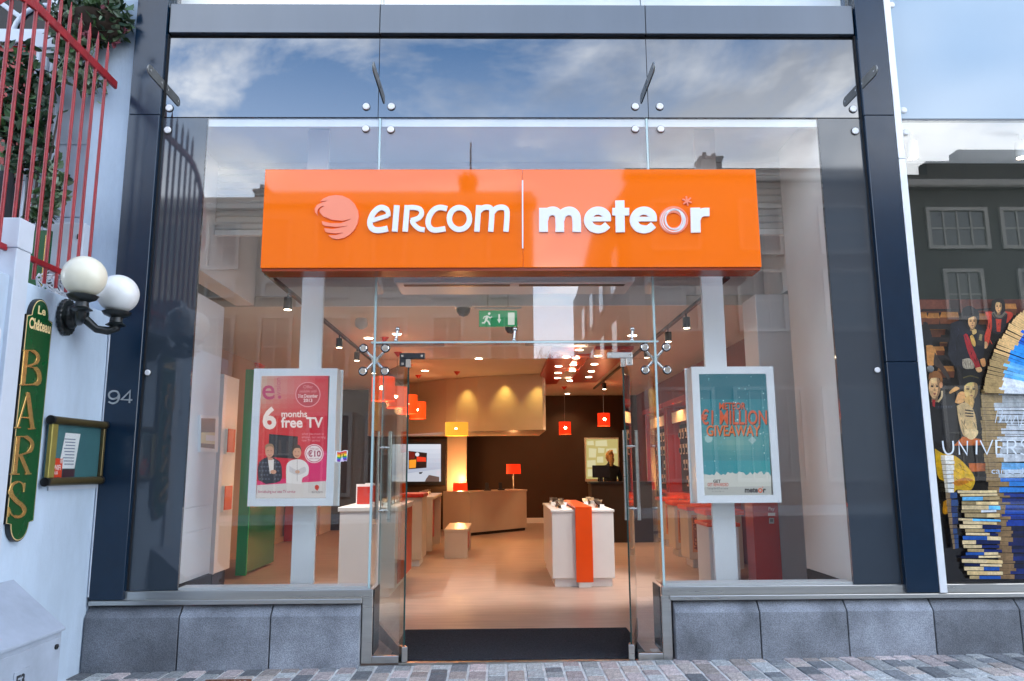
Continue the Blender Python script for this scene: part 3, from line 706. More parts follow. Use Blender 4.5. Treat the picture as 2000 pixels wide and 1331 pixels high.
# roller shutter behind the sign
t = thing('roller_shutter', 'white roller shutter half lowered across the window behind the orange sign', 'shutter', (0, 1.3, 3.8))
for i in range(10):
    z = 3.80+i*0.072; b = B(); prof = [(1.30, z), (1.282, z+.012), (1.282, z+.056), (1.30, z+.068), (1.308, z+.068), (1.308, z)]
    b.prism([(-2.975, y, zz_) for y, zz_ in prof], (5.95, 0, 0)); part('slat', b, 'grey_white', t)
b = B(); b.box(-2.975, 2.975, 1.27, 1.32, 3.74, 3.795); part('bottom_bar', b, 'frame_white', t, bevel=0.004)
# air curtain over the doors
t = thing('air_curtain', 'long white air curtain unit just below the orange sign inside the glass', 'heater', (0, 0.7, 3.04))
b = B(); b.box(-1.06, 1.06, 0.42, 0.92, 3.04, 3.26); part('casing', b, 'white_plastic', t, bevel=0.03, seg=3)
for x0, x1 in ((-.98, -.04), (.04, .98)):
    b = B(); b.box(x0, x1, 0.50, 0.56, 3.036, 3.0395); part('grille', b, 'black_plastic', t)

# ------------------------------------------------------------------ the two portrait screens on white posts
def screen(xc, xp0, xp1, name, label, draw):
    t = thing('display_screen', label, 'screen', (xc, 0.3, 0.55))
    x0, x1, z0, z1 = xc-.348, xc+.348, 1.142, 2.272; f = .062; y0 = 0.30
    b = B(); 
    for q in ((x0, x1, z0, z0+f), (x0, x1, z1-f, z1), (x0, x0+f, z0+f, z1-f), (x1-f, x1, z0+f, z1-f)): b.box(q[0], q[1], y0, y0+.05, q[2], q[3])
    part('bezel', b, 'frame_white', t)
    b = B(); b.box(x0+.001, x1-.001, y0+.0505, y0+.19, z0+.001, z1-.001); part('case', b, 'frame_white', t, bevel=0.003)
    b = B(); b.box(x0-.01, x1+.01, y0+.1905, y0+.205, z0-.01, z1+.01); part('back_plate', b, 'frame_white', t)
    b = B(); b.box(x0+f, x1-f, y0+.018, y0+.05, z0+f, z1-f); part('panel', b, 'black_plastic', t)
    b = B(); b.box(xp0, xp1, y0+.207, y0+.25, 0.5, 4.5); part('post', b, 'frame_white', t, bevel=0.003)
    d = Draw(lambda u, v, h: PY(u, v, y0+.016)+Vector((0, -h, 0))); draw(d); part('screen_image', d, 'print_screen', t, normals=False)
def art_left(d):
    # coordinates are photo pixels; the sheet leans a little like the case does
    def L(v): return 508.5-(v-733)*0.033
    def Rr(v): return 641.5-(v-733)*0.0205
    n = 26; v0, v1 = 733.5, 974.5
    for i in range(n):
        a, c_ = v0+(v1-v0)*i/n, v0+(v1-v0)*(i+1)/n; t_ = (i+.5)/n
        for k in range(10):
            s0, s1 = k/10, (k+1)/10; sm = (k+.5)/10
            top = (188+20*sm, 165-125*sm, 152-92*sm) if sm < .8 else (196, 44, 62)
            mid = (206-6*sm, 44-22*sm, 30+26*sm); low = (204, 24, 64+12*sm)
            t2 = min(1, max(0, (t_-.10-.06*(1-sm))/0.24)); col = tuple(top[j]+(mid[j]-top[j])*t2 for j in range(3))
            if t_ > .45: u_ = (t_-.45)/.55; col = tuple(mid[j]+(low[j]-mid[j])*u_ for j in range(3))
            d.cur = lin(col); P = lambda s, v: d.fn(L(v)+(Rr(v)-L(v))*s, v, 0)
            d.ngon([P(s0, a), P(s1, a), P(s1, c_), P(s0, c_)])
    d.h = .0005
    d.poly([(502, 947), (637, 938), (636.5, 974), (500.5, 974)], (206, 204, 206)); d.poly([(502, 940), (637.5, 928), (637, 940), (502, 948)], (214, 40, 108))
    d.poly([(600, 900), (637.5, 880), (637, 932), (580, 938)], (216, 40, 112))
    d.text('e', 512, 780, 58, (172, 30, 98), 0.01); d.text('vision', 548, 772, 15, (176, 36, 96), rot=-90); d.oval(546, 776, 3.2, 3.6, (176, 36, 96))
    d.oval(601.5, 771, 24.5, 24.5, (228, 160, 170), 30); d.oval(601.5, 771, 23, 23, (178, 36, 62), 30)
    d.text('Offer', 602, 759, 9, (226, 150, 156), align='c'); d.text('available until', 601.5, 767, 8, (226, 150, 156), align='c', width=33)
    d.text('31st December', 601.5, 777, 9.5, (246, 226, 228), 0.015, align='c', width=38); d.text('2013', 601.5, 785.5, 9, (246, 226, 228), 0.02, align='c')
    d.text('6', 513, 837, 58, (240, 226, 222), 0.03, width=27); d.text('months', 550, 815, 18, (240, 226, 222), 0.02, width=50); d.text('free TV', 549, 835, 28, (244, 232, 230), 0.025, width=82)
    for i, s in enumerate(('when you move to', 'eVision, our exciting', 'new TV service!')): d.text(s, 590, 850+i*6.4, 7, (232, 160, 168), width=(43, 46, 36)[i])
    d.poly([(526, 848), (582, 853), (581, 897), (524, 893)], (22, 20, 24)); d.poly([(529, 851), (579, 856), (578, 893), (527, 889)], (38, 36, 42))
    d.poly([(545, 860), (549, 860), (550, 888), (544, 888)], (70, 58, 56)); d.poly([(560, 862), (565, 862), (566, 889), (559, 889)], (64, 54, 54))
    # a man in a dark checked jacket
    d.poly(S_([(505, 938), (504, 914), (510, 900), (520, 894), (528, 892), (538, 896), (548, 904), (551, 920), (548, 940), (520, 946)], 3), (34, 36, 50))
    for i in range(7):
        for j in range(5):
            u, v = 508+i*6+(j % 2)*3, 902+j*8
            if 526 < u < 538: continue
            d.poly([(u, v), (u+2.6, v+2), (u, v+4), (u-2.6, v+2)], (92, 98, 116))
    d.poly([(524, 896), (536, 898), (535, 922), (528, 926)], (226, 222, 222)); d.poly([(523, 893), (535, 895), (533, 899), (525, 899)], (190, 140, 116))
    d.oval(527.5, 882, 8.6, 12, (204, 150, 124)); d.poly(S_([(519, 880), (519, 871), (526, 867), (534, 869), (536.5, 878), (532, 873), (524, 873), (520, 877)], 3), (150, 120, 92))
    d.oval(524.5, 880.5, 1.1, .8, (60, 40, 36)); d.oval(530.5, 881, 1.1, .8, (60, 40, 36)); d.stroke([(524, 888), (527.5, 889.6), (531.5, 888)], .7, (150, 80, 70)); d.oval(535, 922, 6, 4, (204, 150, 124))
    # a second presenter in plain white overalls
    d.poly(S_([(560, 944), (560, 912), (566, 902), (576, 898), (588, 898), (598, 903), (604, 914), (602, 928), (592, 934), (590, 946)], 3), (222, 222, 226)); d.poly(S_([(566, 910), (580, 918), (596, 912), (598, 922), (582, 928), (566, 922)], 3), (196, 196, 204)); d.oval(582, 922, 4.5, 3.4, (206, 156, 128))
    d.oval(581, 884, 8.2, 11.5, (206, 154, 126)); d.poly(S_([(572, 884), (572, 874), (579, 869), (587, 871), (590, 882), (586, 876), (577, 876)], 3), (56, 40, 34)); d.oval(578, 883, 1.1, .8, (60, 40, 36)); d.oval(584.5, 883, 1.1, .8, (60, 40, 36)); d.stroke([(577.5, 890), (581, 891.4), (585, 890)], .7, (150, 80, 70)); d.stroke([(581.5, 898), (581.5, 940)], .5, (150, 150, 160))
    d.oval(614.5, 886.5, 18.5, 18.5, (238, 224, 230), 28); d.oval(614.5, 886.5, 17, 17, (196, 44, 96), 28); d.oval(614.5, 886.5, 15.6, 15.6, (236, 226, 230), 28)
    d.text('TV for only', 614.5, 879, 6, (150, 40, 80), align='c', width=18); d.text('\u20ac10', 614.5, 892, 16, (158, 26, 84), 0.03, align='c', width=26); d.text('extra a month', 614.5, 897.5, 4.5, (150, 40, 80), align='c', width=20)
    d.text('Introducing our new TV service', 506, 963, 8, (170, 30, 92), 0.01, width=72); d.oval(620, 952, 4.4, 4.8, (200, 62, 44)); d.poly([(616, 955), (624, 954), (621, 959)], (200, 62, 44)); d.text('eircom', 620.5, 963.5, 8, (96, 92, 96), align='c', width=21)
def art_right(d):
    def L(v): return 1363.5+(v-730)*0.0415
    def Rr(v): return 1496.5+(v-730)*0.045
    r = random.Random(5); n = 24; v0, v1 = 730, 970
    for i in range(n):
        a, c_ = v0+(v1-v0)*i/n, v0+(v1-v0)*(i+1)/n; t_ = (i+.5)/n
        for k in range(8):
            sm = (k+.5)/8; e = abs(sm-.5)*2
            g = max(0, 1-abs(t_-.55)/.22)*(1-e*.6); col = (22+100*g, 124+44*g-18*(t_ < .2), 142+22*g-16*(t_ < .2))
            if t_ > .86: col = (196, 204, 206)
            elif t_ > .70: col = (34, 140+10*sm, 160)
            d.cur = lin(col); P = lambda s, v: d.fn(L(v)+(Rr(v)-L(v))*s, v, 0); d.ngon([P(k/8, a), P((k+1)/8, a), P((k+1)/8, c_), P(k/8, c_)])
    d.h = .0005
    drift = [(1373, 930)]+[(1373+i*4.4, 926+r.uniform(-5, 3)) for i in range(31)]+[(1506, 930), (1507, 968), (1374.5, 968)]
    d.poly(drift, (198, 206, 206)); d.poly([(1374, 952), (1506.5, 950), (1507, 969), (1374.5, 969)], (176, 184, 186))
    for i in range(90):
        v = r.uniform(733, 915); u = r.uniform(L(v)+3, Rr(v)-3); q = r.choice([.5, .6, .9, 1.4]); c0 = r.choice([(120, 190, 200), (190, 220, 224), (90, 170, 184)]); d.oval(u, v, q, q, c0, 6)
        if i % 12: d.h -= d.step
    d.oval(1384, 857, 8, 8, (150, 190, 196), 16); d.oval(1469, 860, 8, 8, (150, 184, 190), 4)
    for dx, dy, c0 in ((1.4, 1.6, (52, 30, 24)), (0, 0, (206, 84, 34))):
        d.text('METEOR', 1430+dx, 800+dy, 19, c0, 0.012, align='c', width=51)
        d.text('\u20ac1 MILLION', 1433+dx, 829+dy, 39, c0, 0.014, align='c', width=129)
        d.text('GIVEAWAY', 1432+dx, 851.5+dy, 29, c0 if dx else (218, 108, 34), 0.014, align='c', width=105)
    d.text('GET', 1400, 943, 8, (54, 52, 56), .04, align='c'); d.text('GET REWARDED', 1402, 950, 9, (190, 92, 84), .03, align='c', width=41); d.text('Top up by \u20ac10 or more', 1401, 956, 5.5, (92, 96, 100), .01, align='c', width=41); d.text('on any top up', 1402, 961, 4, (120, 124, 128), align='c', width=24)
    d.text('mete', 1454, 962, 14, (44, 48, 58), .05, width=26); d.stroke(ell(1484.5, 958.3, 3.4, 3.6, 0, 340, 12), 1.2, (206, 96, 60), True); d.text('r', 1489.5, 962, 14, (44, 48, 58), .05); d.oval(1489, 952, 1.2, 1.2, (206, 96, 60), 6)
screen(-1.845, -1.875, -1.685, 'l', 'portrait screen with a pink television offer on the left white post', art_left)
screen(1.835, 1.665, 1.855, 'r', 'portrait screen with a teal giveaway advert on the right white post', art_right)
# little rainbow flag sticker inside the left pane
d = Draw(lambda u, v, h: PY(u, v, -0.0006)+Vector((0, -h, 0)), 0.00015)
wave = lambda u: 1.4*math.sin((u-657)/24*6.28)
for k, c0 in enumerate([(238, 238, 240), (226, 60, 60), (246, 150, 40), (250, 222, 60), (60, 170, 80), (60, 90, 200), (130, 60, 160)]):
    a, c_ = (881, 902) if k == 0 else (882.5+(k-1)*3.1, 882.5+k*3.1); us = [656.5+i*2.1 for i in range(12)]
    if k: us = us[1:-1]
    d.poly([(u, a+wave(u)) for u in us]+[(u-(c_-a)*.1, c_+wave(u)) for u in us[::-1]], c0)
d.poly([(664, 902), (668, 891), (672, 902)], (226, 216, 236)); d.poly([(665, 887), (666.2, 887), (666.2, 893), (665, 893)], (40, 36, 40)); d.poly([(670.2, 887), (671.4, 887), (671.4, 893), (670.2, 893)], (40, 36, 40))
one('window_sticker', d, 'print_paper', 'small rainbow flag sticker on the glass beside the pink screen', 'sticker', normals=False)

# ------------------------------------------------------------------ furniture
def bx(x0, x1, y0, y1, z0, z1): return B().box(x0, x1, y0, y1, z0, z1)
# white display table with the orange runner
TX0, TX1, TY0, TY1 = 0.50, 1.26, 3.50, 5.35
t = thing('display_table', 'white display table with a broad orange runner, right of the doorway', 'table', ((TX0+TX1)/2, (TY0+TY1)/2, 0))
part('body', bx(TX0, TX1, TY0, TY1, 0.10, 0.885), 'white_laminate', t, bevel=0.004); part('top', bx(TX0-.012, TX1+.012, TY0-.012, TY1+.012, 0.886, 0.915), 'white_laminate', t, bevel=0.004)
part('kick_plate', bx(TX0+.03, TX1-.03, TY0+.03, TY1-.03, 0.0, 0.0995), 'white_laminate', t)
xa = 0.785; b = B(); b.box(xa, xa+.205, TY0-.045, TY0-.0125, 0.06, 0.93); b.box(xa, xa+.205, TY0-.0445, TY1+.04, 0.9305, 0.955); part('runner', b, 'orange_laminate', t, bevel=0.003); part('runner_foot', bx(xa+.03, xa+.18, TY0-.04, TY0+.029, 0.0, 0.0595), 'white_laminate', t)
ORD = ('first', 'second', 'third', 'fourth', 'fifth', 'sixth', 'seventh', 'eighth', 'ninth')
def phlab(i, s): return 'dark phone on a stand %s of the orange runner, %s from the table front' % (('left', 'right')[s], ORD[i])
ph0 = None; r3 = random.Random(11)
def handset(p, rz):
    t = thing('display_phone', phlab(0, 0), 'phone', p, 'phones displayed on the white table'); c = Vector(p)
    b = B(); b.hexa([(c.x-.045, c.y-.03, c.z), (c.x+.045, c.y-.03, c.z), (c.x+.045, c.y+.03, c.z), (c.x-.045, c.y+.03, c.z), (c.x-.03, c.y-.0, c.z+.04), (c.x+.03, c.y-.0, c.z+.04), (c.x+.03, c.y+.02, c.z+.05), (c.x-.03, c.y+.02, c.z+.05)]); part('stand', b, 'steel', t)
    b = B(); b.hexa([(c.x-.035, c.y-.05, c.z+.035), (c.x+.035, c.y-.05, c.z+.035), (c.x+.035, c.y-.045, c.z+.024), (c.x-.035, c.y-.045, c.z+.024), (c.x-.035, c.y+.06, c.z+.085), (c.x+.035, c.y+.06, c.z+.085), (c.x+.035, c.y+.065, c.z+.074), (c.x-.035, c.y+.065, c.z+.074)]); part('handset', b, 'black_plastic', t)
    b = B(); b.tube([(c.x, c.y+.03, c.z+.03), (c.x+.02, c.y+.06, c.z+.004), (c.x+.03, c.y+.03, c.z+.003)], .004, 5); part('cable', b, 'cable_white', t)
    part('price_ticket', bx(c.x-.03, c.x+.03, c.y-.075, c.y-.07, c.z+.001, c.z+.045), 'frame_white', t)
    t.rotation_euler.z = rz; return t
for i in range(9):
    for s in (0, 1):
        x = (xa-.06-r3.uniform(0, .16)) if s == 0 else (xa+.265+r3.uniform(0, .16)); y = TY0+.42+i*.165
        if ph0 is None: ph0 = handset((x, y, .9155), 0.3)
        else: dup(ph0, (x, y, .9155), rotz=r3.uniform(-.5, .5), label=phlab(i, s))
for i in range(5): dup(ph0, (-1.48, 3.05+i*.28, 1.0005), rotz=.2-.1*i, label='dark phone on a stand on the near left counter, %s from the front' % ORD[i], group='phones displayed on the left counter')
for i in range(4): dup(ph0, (-1.5, 7.35+i*.4, .9505), rotz=.2-.1*i, label='dark phone on a stand on the far left counter, %s from the front' % ORD[i], group='phones displayed on the far left counter')
for i in range(2):
    x, y = -1.78, 3.25+i*.6; t = thing('leaflet_rack', ('clear leaflet rack with red leaflets on the near left counter', 'clear leaflet rack with red leaflets towards the back of the near left counter')[i], 'leaflet rack', (x, y, 1.0005)); part('base', bx(x-.09, x+.09, y-.04, y+.06, 1.001, 1.012), 'frame_white', t)
    part('back', bx(x-.09, x+.09, y+.03, y+.04, 1.013, 1.25), 'frame_white', t); part('leaflet', bx(x-.075, x+.075, y+.01, y+.028, 1.013, 1.22), 'red_laminate', t)
t = thing('paper_stack', 'white paper stack on the reception desk worktop', 'papers', (.0, 11.45, .9205)); part('sheets', bx(-.02, .10, 11.45, 11.62, .921, .935), 'frame_white', t)
# bench
t = thing('bench', 'low cream bench standing in front of the reception desk', 'bench', (-.85, 7.2, 0))
part('end_panel', bx(-1.035, -.665, 6.5, 6.56, 0, .405), 'cream_laminate', t); part('end_panel', bx(-1.035, -.665, 7.8, 7.86, 0, .405), 'cream_laminate', t); part('seat', bx(-1.045, -.655, 6.49, 7.87, .4055, .455), 'cream_laminate', t, bevel=.004); part('side_panel', bx(-.72, -.70, 6.565, 7.795, .05, .40), 'red_laminate', t)
# reception desk, angled
t = thing('reception_desk', 'cream reception desk standing at an angle before the brown back wall', 'desk', (-.15, 11.2, 0))
def slant(x0, y0, x1, y1, dep, z0, z1, ins=0.0):
    d_ = Vector((x1-x0, y1-y0, 0)).normalized(); n_ = Vector((-d_.y, d_.x, 0)); a = Vector((x0, y0, 0))+d_*ins+n_*ins; c_ = Vector((x1, y1, 0))-d_*ins+n_*ins
    q = [a, c_, c_+n_*(dep-2*ins), a+n_*(dep-2*ins)]; return B().hexa([(p.x, p.y, z0) for p in q]+[(p.x, p.y, z1) for p in q])
part('front_panel', slant(-.78, 10.45, .47, 11.75, .55, .06, .88), 'cream_laminate', t, bevel=.004); part('plinth', slant(-.78, 10.45, .47, 11.75, .55, 0, .059, .03), 'dark_wall', t); part('worktop', slant(-.80, 10.42, .49, 11.76, .60, .881, .92), 'cream_laminate', t, bevel=.004)
b = B(); b.hexa([(-1.02, 10.62, .06), (-.785, 10.44, .06), (-1.17, 10.86, .06), (-1.4, 11.0, .06), (-1.02, 10.62, .92), (-.785, 10.44, .92), (-1.17, 10.86, .92), (-1.4, 11.0, .92)]); part('return', b, 'cream_laminate', t)
for x, y, lab in ((-.42, 11.1, 'black desk phone at the left end of the cream reception desk'), (-.12, 11.4, 'black payment terminal in the middle of the cream reception desk')):
    t = thing('desk_device', lab, 'device', (x, y, .92)); part('base', bx(x-.08, x+.08, y-.06, y+.06, .9205, .95), 'black_plastic', t, bevel=.005); b = B(); b.hexa([(x-.05, y-.02, .9505), (x+.03, y-.02, .9505), (x+.03, y+.03, .9505), (x-.05, y+.03, .9505), (x-.06, y+.01, 1.09), (x+.02, y+.01, 1.09), (x+.02, y+.04, 1.09), (x-.06, y+.04, 1.09)]); part('handset', b, 'black_plastic', t)
def table_lamp(x, y, z, h, w_, lab, en):
    t = thing('table_lamp', lab, 'lamp', (x, y, z)); b = B(); b.lathe((x, y, z), [(.09, 0), (.09, .012), (.012, .02), (.010, h)], 16); part('stem', b, 'steel', t, smooth=40)
    b = B(); b.lathe((x, y, z+h), [(w_, 0), (w_*.96, .22)], 24); o = part('lamp_shade', b, 'shade_red', t, smooth=50)
    if en: lamp('POINT', (x, y, z+h-.1), en*.5, (1, .42, .14), .05, name='lamp_glow', parent=t); lamp('POINT', (x, y, z+h+.30), en, (1, .5, .18), .05, name='lamp_glow', parent=t)
table_lamp(.17, 11.75, .9205, .36, .17, 'red shaded table lamp on the right end of the reception desk', 6)
t = thing('side_table', 'dark low side table under the glowing red lamp by the television wall', 'table', (-1.05, 11.9, 0)); part('top', bx(-1.3, -.85, 11.65, 12.1, .62, .66), 'dark_wall', t); part('pedestal', bx(-1.2, -.95, 11.8, 12.0, 0, .6195), 'dark_wall', t)
table_lamp(-1.07, 11.86, .6605, .2, .17, 'glowing red table lamp low beside the television wall', 26)
b = B(); b.box(-1.41, -.95, 12.35, 12.6, 0, 2.17); one('lit_column', b, 'cream_laminate', 'cream column lit yellow behind the glowing red table lamp', 'column')
# television
t = thing('television', 'large television showing a pale living room on the dark wall', 'television', (-1.95, 12.1, 1.1)); part('case', bx(-2.75, -1.42, 12.13, 12.19, 1.02, 2.10), 'black_plastic', t, bevel=.006)
d = Draw(lambda u, v, h: PY(u, v, 12.125)+Vector((0, -h, 0)), .0006)
d.grad(760, 868, 861, 941, (205, 212, 224), (150, 158, 178), 8); d.poly([(760, 930), (861, 916), (861, 941), (760, 941)], (186, 192, 204)); d.poly([(798, 881), (834, 885), (833, 914), (798, 917)], (34, 18, 18)); d.poly([(799, 899), (813, 898), (812, 914), (799, 915)], (238, 150, 40)); d.poly([(814, 892), (832, 894), (832, 902), (814, 902)], (226, 56, 30)); d.poly([(799, 882), (810, 884), (810, 896), (799, 897)], (110, 24, 20)); d.oval(815, 888, 4, 4, (214, 214, 224)); d.poly([(818, 923), (826, 922), (823, 926), (819, 926)], (30, 30, 34)); d.poly([(832, 936), (838, 928), (858, 932), (858, 941), (830, 941)], (92, 74, 70))
part('picture', d, 'print_tv', t, normals=False)
# left counters
t = thing('phone_counter', 'white counter with a red side panel, nearest on the left of the shop', 'counter', (-1.6, 3.6, 0))
part('body', bx(-1.97, -1.33, 2.85, 4.45, .10, .95), 'white_laminate', t, bevel=.004); part('worktop', bx(-1.99, -1.31, 2.83, 4.47, .951, 1.0), 'white_laminate', t, bevel=.004); part('side_panel', bx(-1.329, -1.322, 3.05, 4.40, .12, .93), 'red_laminate', t); part('kick_plate', bx(-1.93, -1.40, 2.9, 4.4, 0, .0995), 'grey_white', t)
t = thing('tall_pedestal', 'tall white pedestal with a red top behind the nearest left counter', 'pedestal', (-1.42, 5.8, 0))
part('body', bx(-1.62, -1.30, 5.5, 6.2, .10, 1.0), 'cream_laminate', t, bevel=.004); part('top', bx(-1.64, -1.28, 5.47, 6.22, 1.001, 1.055), 'red_laminate', t, bevel=.008); part('foot', bx(-1.58, -1.34, 5.55, 6.15, 0, .0995), 'grey_white', t)
t = thing('phone_counter', 'cream counter with a red side panel, furthest on the left', 'counter', (-1.5, 8, 0))
part('body', bx(-1.75, -1.29, 7.1, 7.2, .05, .90), 'cream_laminate', t); part('side_panel', bx(-1.45, -1.40, 7.25, 8.8, .15, .89), 'red_laminate', t); part('end_panel', bx(-1.75, -1.29, 8.85, 8.95, .0, .90), 'cream_laminate', t); part('worktop', bx(-1.77, -1.27, 7.08, 8.97, .901, .95), 'cream_laminate', t, bevel=.004)
# pedestals on the right
def pedestal(x, y, lab):
    t = thing('display_pedestal', lab, 'pedestal', (x, y, 0), 'orange topped pedestals along the right')
    part('body', bx(x, x+.46, y, y+.5, .12, .80), 'cream_laminate', t, bevel=.004); part('foot', bx(x+.06, x+.42, y+.05, y+.45, 0, .119), 'grey_white', t); part('top', bx(x-.03, x+.50, y-.03, y+.53, .801, .87), 'orange_laminate', t, bevel=.02, seg=2)
    d = Draw(lambda u, v, h: Vector((x+u, y-.0012-h, v))); d.rect(.05, .22, .14, .74, (222, 150, 96)); d.text('ACCESSORIES', .125, .25, .075, (120, 44, 16), .03, flip=1, rot=90); part('lettering', d, 'print_paper', t, normals=False)
    return t
p0 = pedestal(2.56, 4.05, 'orange topped cream pedestal nearest the right hand screen')
dup(p0, (2.57, 5.1, 0), 'orange topped cream pedestal second from the right hand screen'); dup(p0, (2.68, 6.45, 0), 'orange topped cream pedestal third from the right hand screen'); dup(p0, (2.82, 8.0, 0), 'orange topped cream pedestal farthest from the window')
t = thing('phone_stand', 'white counter with an orange rim behind the right white post', 'counter', (2.2, 2.5, 0)); part('body', bx(2.08, 2.40, 2.2, 2.7, 0, .80), 'grey_white', t, bevel=.004); part('rim', bx(2.06, 2.42, 2.18, 2.72, .801, .84), 'orange_laminate', t, bevel=.01)
t = thing('payment_kiosk', 'tall rust orange payment kiosk beside the white column', 'kiosk', (2.55, 1.75, 0)); part('body', bx(2.40, 2.66, 1.70, 1.95, 0.0, 2.05), 'red_laminate', t, bevel=.006)
d = Draw(lambda u, v, h: PY(u, v, 1.698)+Vector((0, -h, 0))); d.text('Pay', 1507, 997, 9, (236, 196, 180), .02, align='c'); d.rect(1500, 1002, 1514, 1008, (226, 210, 200)); d.rect(1502, 1012, 1512, 1023, (180, 176, 170)); d.rect(1504, 1014, 1510, 1020, (120, 112, 106)); part('label_panel', d, 'print_paper', t, normals=False)
# left wall items: hanging white leaflet board, green glass panel, wall lettering
t = thing('leaflet_board', 'white leaflet board with red leaflet holders in the left window', 'board', (-3.46, 3.3, .2)); part('panel', bx(-3.47, -3.44, 3.02, 3.56, .25, 2.56), 'frame_white', t); part('front_edge', bx(-3.475, -3.425, 3.0, 3.019, .25, 2.56), 'frame_white', t)
for z in (.94, 1.62):
    o = part('holder', bx(-3.439, -3.41, 3.16, 3.42, z, z+.30), 'frame_white', t); part('leaflet', bx(-3.409, -3.40, 3.17, 3.41, z+.02, z+.30), 'orange_laminate', o)
part('bracket', bx(-3.65, -3.471, 3.1, 3.5, 0, .24), 'dark_wall', t)
t = thing('acrylic_screen', 'upright green acrylic panel with a bright edge behind the left hand screen', 'panel', (-3.6, 5.2, 0)); part('sheet', bx(-3.63, -3.60, 4.47, 5.95, .04, 2.8), 'green_acrylic', t); part('front_edge', bx(-3.66, -3.52, 4.43, 4.469, .04, 2.8), 'green_edge', t)
t = thing('wall_lettering', 'orange ball emblem and dark raised letters high on the left wall', 'sign', (-4.49, 8.8, 2.5))
b = B(); b.prism(quadX(-4.495, S_([(499, 716), (494, 690), (496, 668), (506, 659), (515, 668), (517, 690), (512, 716), (506, 720)], 3)), (.05, 0, 0)); part('emblem', b, 'orange_laminate', t)
for ch, (a, c_) in zip('eircom', ((519, 529), (530, 534), (535, 543), (544, 552), (553, 562), (563, 573))):
    vs, fs = text2d(ch, .04); xs = [q[0] for q in vs]; x0, x1 = min(xs), max(xs); k = (c_-a)/(x1-x0)
    b = B(); P = [PX(a+(x-x0)*k, 718-y*(44-(a-519)*.28), -4.49) for x, y in vs]; n = len(P); b.add(P, fs); b.add([q+Vector((.04, 0, 0)) for q in P], fs)
    part('letter', b, 'dark_wall', t, normals=False)
# accessory bays: red back boards, lit headers and hanging packs on both side walls
def bay(xw, sgn, y0, y1, lab):
    t = thing('accessory_bay', lab, 'display bay', (xw, (y0+y1)/2, .9)); f = xw+sgn*.30
    part('back_board', bx(xw+sgn*.005, xw+sgn*.03, y0, y1, .95, 2.25), 'dark_wall', t)
    for y in (y0, y1): part('upright', bx(xw+sgn*.005, xw+sgn*.28, y-.04, y+.04, 0, 2.6), 'red_laminate', t)
    part('canopy', bx(xw+sgn*.005, xw+sgn*.34, y0-.04, y1+.04, 2.601, 2.70), 'red_laminate', t); part('header', bx(xw+sgn*.20, xw+sgn*.215, y0+.2, y1-.2, 2.27, 2.48), 'frame_white', t); part('shelf', bx(xw+sgn*.005, xw+sgn*.42, y0+.041, y1-.041, .86, .92), 'orange_laminate', t); part('drawer_unit', bx(xw+sgn*.005, xw+sgn*.38, y0+.042, y1-.042, 0, .855), 'white_laminate', t)
    lamp('SPOT', (xw+sgn*.45, (y0+y1)/2, 2.62), 16, (1, .42, .13), .04, to=(xw, (y0+y1)/2, 1.6), spot=125, name='bay_light', parent=t); return t
pk = None
def packs(xw, sgn, y0, y1, seed, lab):
    global pk
    r = random.Random(seed)
    for j in range(4):
        pl_ = 'carded accessory, '+('lowest', 'second', 'third', 'top')[j]+' row of the '+lab
        for i in range(int((y1-y0-.3)/.24)):
            if r.random() < .12: continue
            p = (xw+sgn*.11, y0+.22+i*.24+r.uniform(-.02, .02), 1.06+j*.30)
            if pk is None:
                pk = thing('accessory_pack', pl_, 'pack', p, 'packs hanging in the accessory bays'); x, y, z = p
                part('card', bx(x-.004, x+.004, y-.055, y+.055, z, z+.19), 'cream_laminate', pk); part('blister', bx(x-sgn*.0-.03, x+.03, y-.035, y+.035, z+.03, z+.12), 'black_plastic', pk, bevel=.008); part('hook', bx(min(x, x-sgn*.075), max(x, x-sgn*.075), y-.003, y+.003, z+.191, z+.197), 'steel', pk)
            else: dup(pk, p, label=pl_)
for k, (y0, y1) in enumerate(((5.6, 7.2), (7.4, 9.2), (9.4, 11.4))):
    bay(3.5, -1, y0, y1, ('nearest', 'middle', 'farthest')[k]+' red accessory bay on the right hand wall'); packs(3.5, -1, y0, y1, k, ('nearest', 'middle', 'farthest')[k]+' red bay on the right wall')
for k, (y0, y1) in enumerate(((9.6, 10.8), (10.95, 12.1))):
    bay(-4.47, 1, y0, y1, ('nearer', 'farther')[k]+' red accessory bay on the left hand wall'); packs(-4.47, 1, y0, y1, k+7, ('nearer', 'farther')[k]+' red bay on the left wall')

# ------------------------------------------------------------------ ceiling fittings
def track(x, y0, y1, ys, lab):
    t = thing('track_light', lab, 'track light', (x, (y0+y1)/2, 3.3)); part('rail', bx(x-.022, x+.022, y0, y1, 3.262, 3.296), 'black_plastic', t)
    for i, y in enumerate(ys):
        b = B(); b.cyl((x, y, 3.26), (x, y, 3.20), .01, n=8); b.cyl((x, y, 3.21), (x, y-.0, 3.08), .045, n=16); o = part('spot_head', b, 'black_plastic', t, smooth=40)
        b = B(); b.cyl((x, y, 3.0795), (x, y, 3.078), .036, n=16); part('lens', b, 'downlight', o)
        if y < 3.95:      # heads by the window: extra power on the first tables stands in for daylight
            lamp('SPOT', (x, y, 3.07), 165, (1, .93, .87), .04, to=((.9, 3.6, .45) if x > 0 else (-1.65, 3.0, .5)), spot=60, name='spot_light', parent=t)
        elif i % 2 == 0: lamp('SPOT', (x, y, 3.07), 34, (1, .76, .54), .04, to=(x+(.9 if x > 0 else -.9), y+.3, 0.4), spot=85, name='spot_light', parent=t)
track(-2.35, 1.0, 12.0, (1.75, 3.0, 4.3, 5.6, 7.2, 9.2), 'black ceiling track of spotlights along the left side')
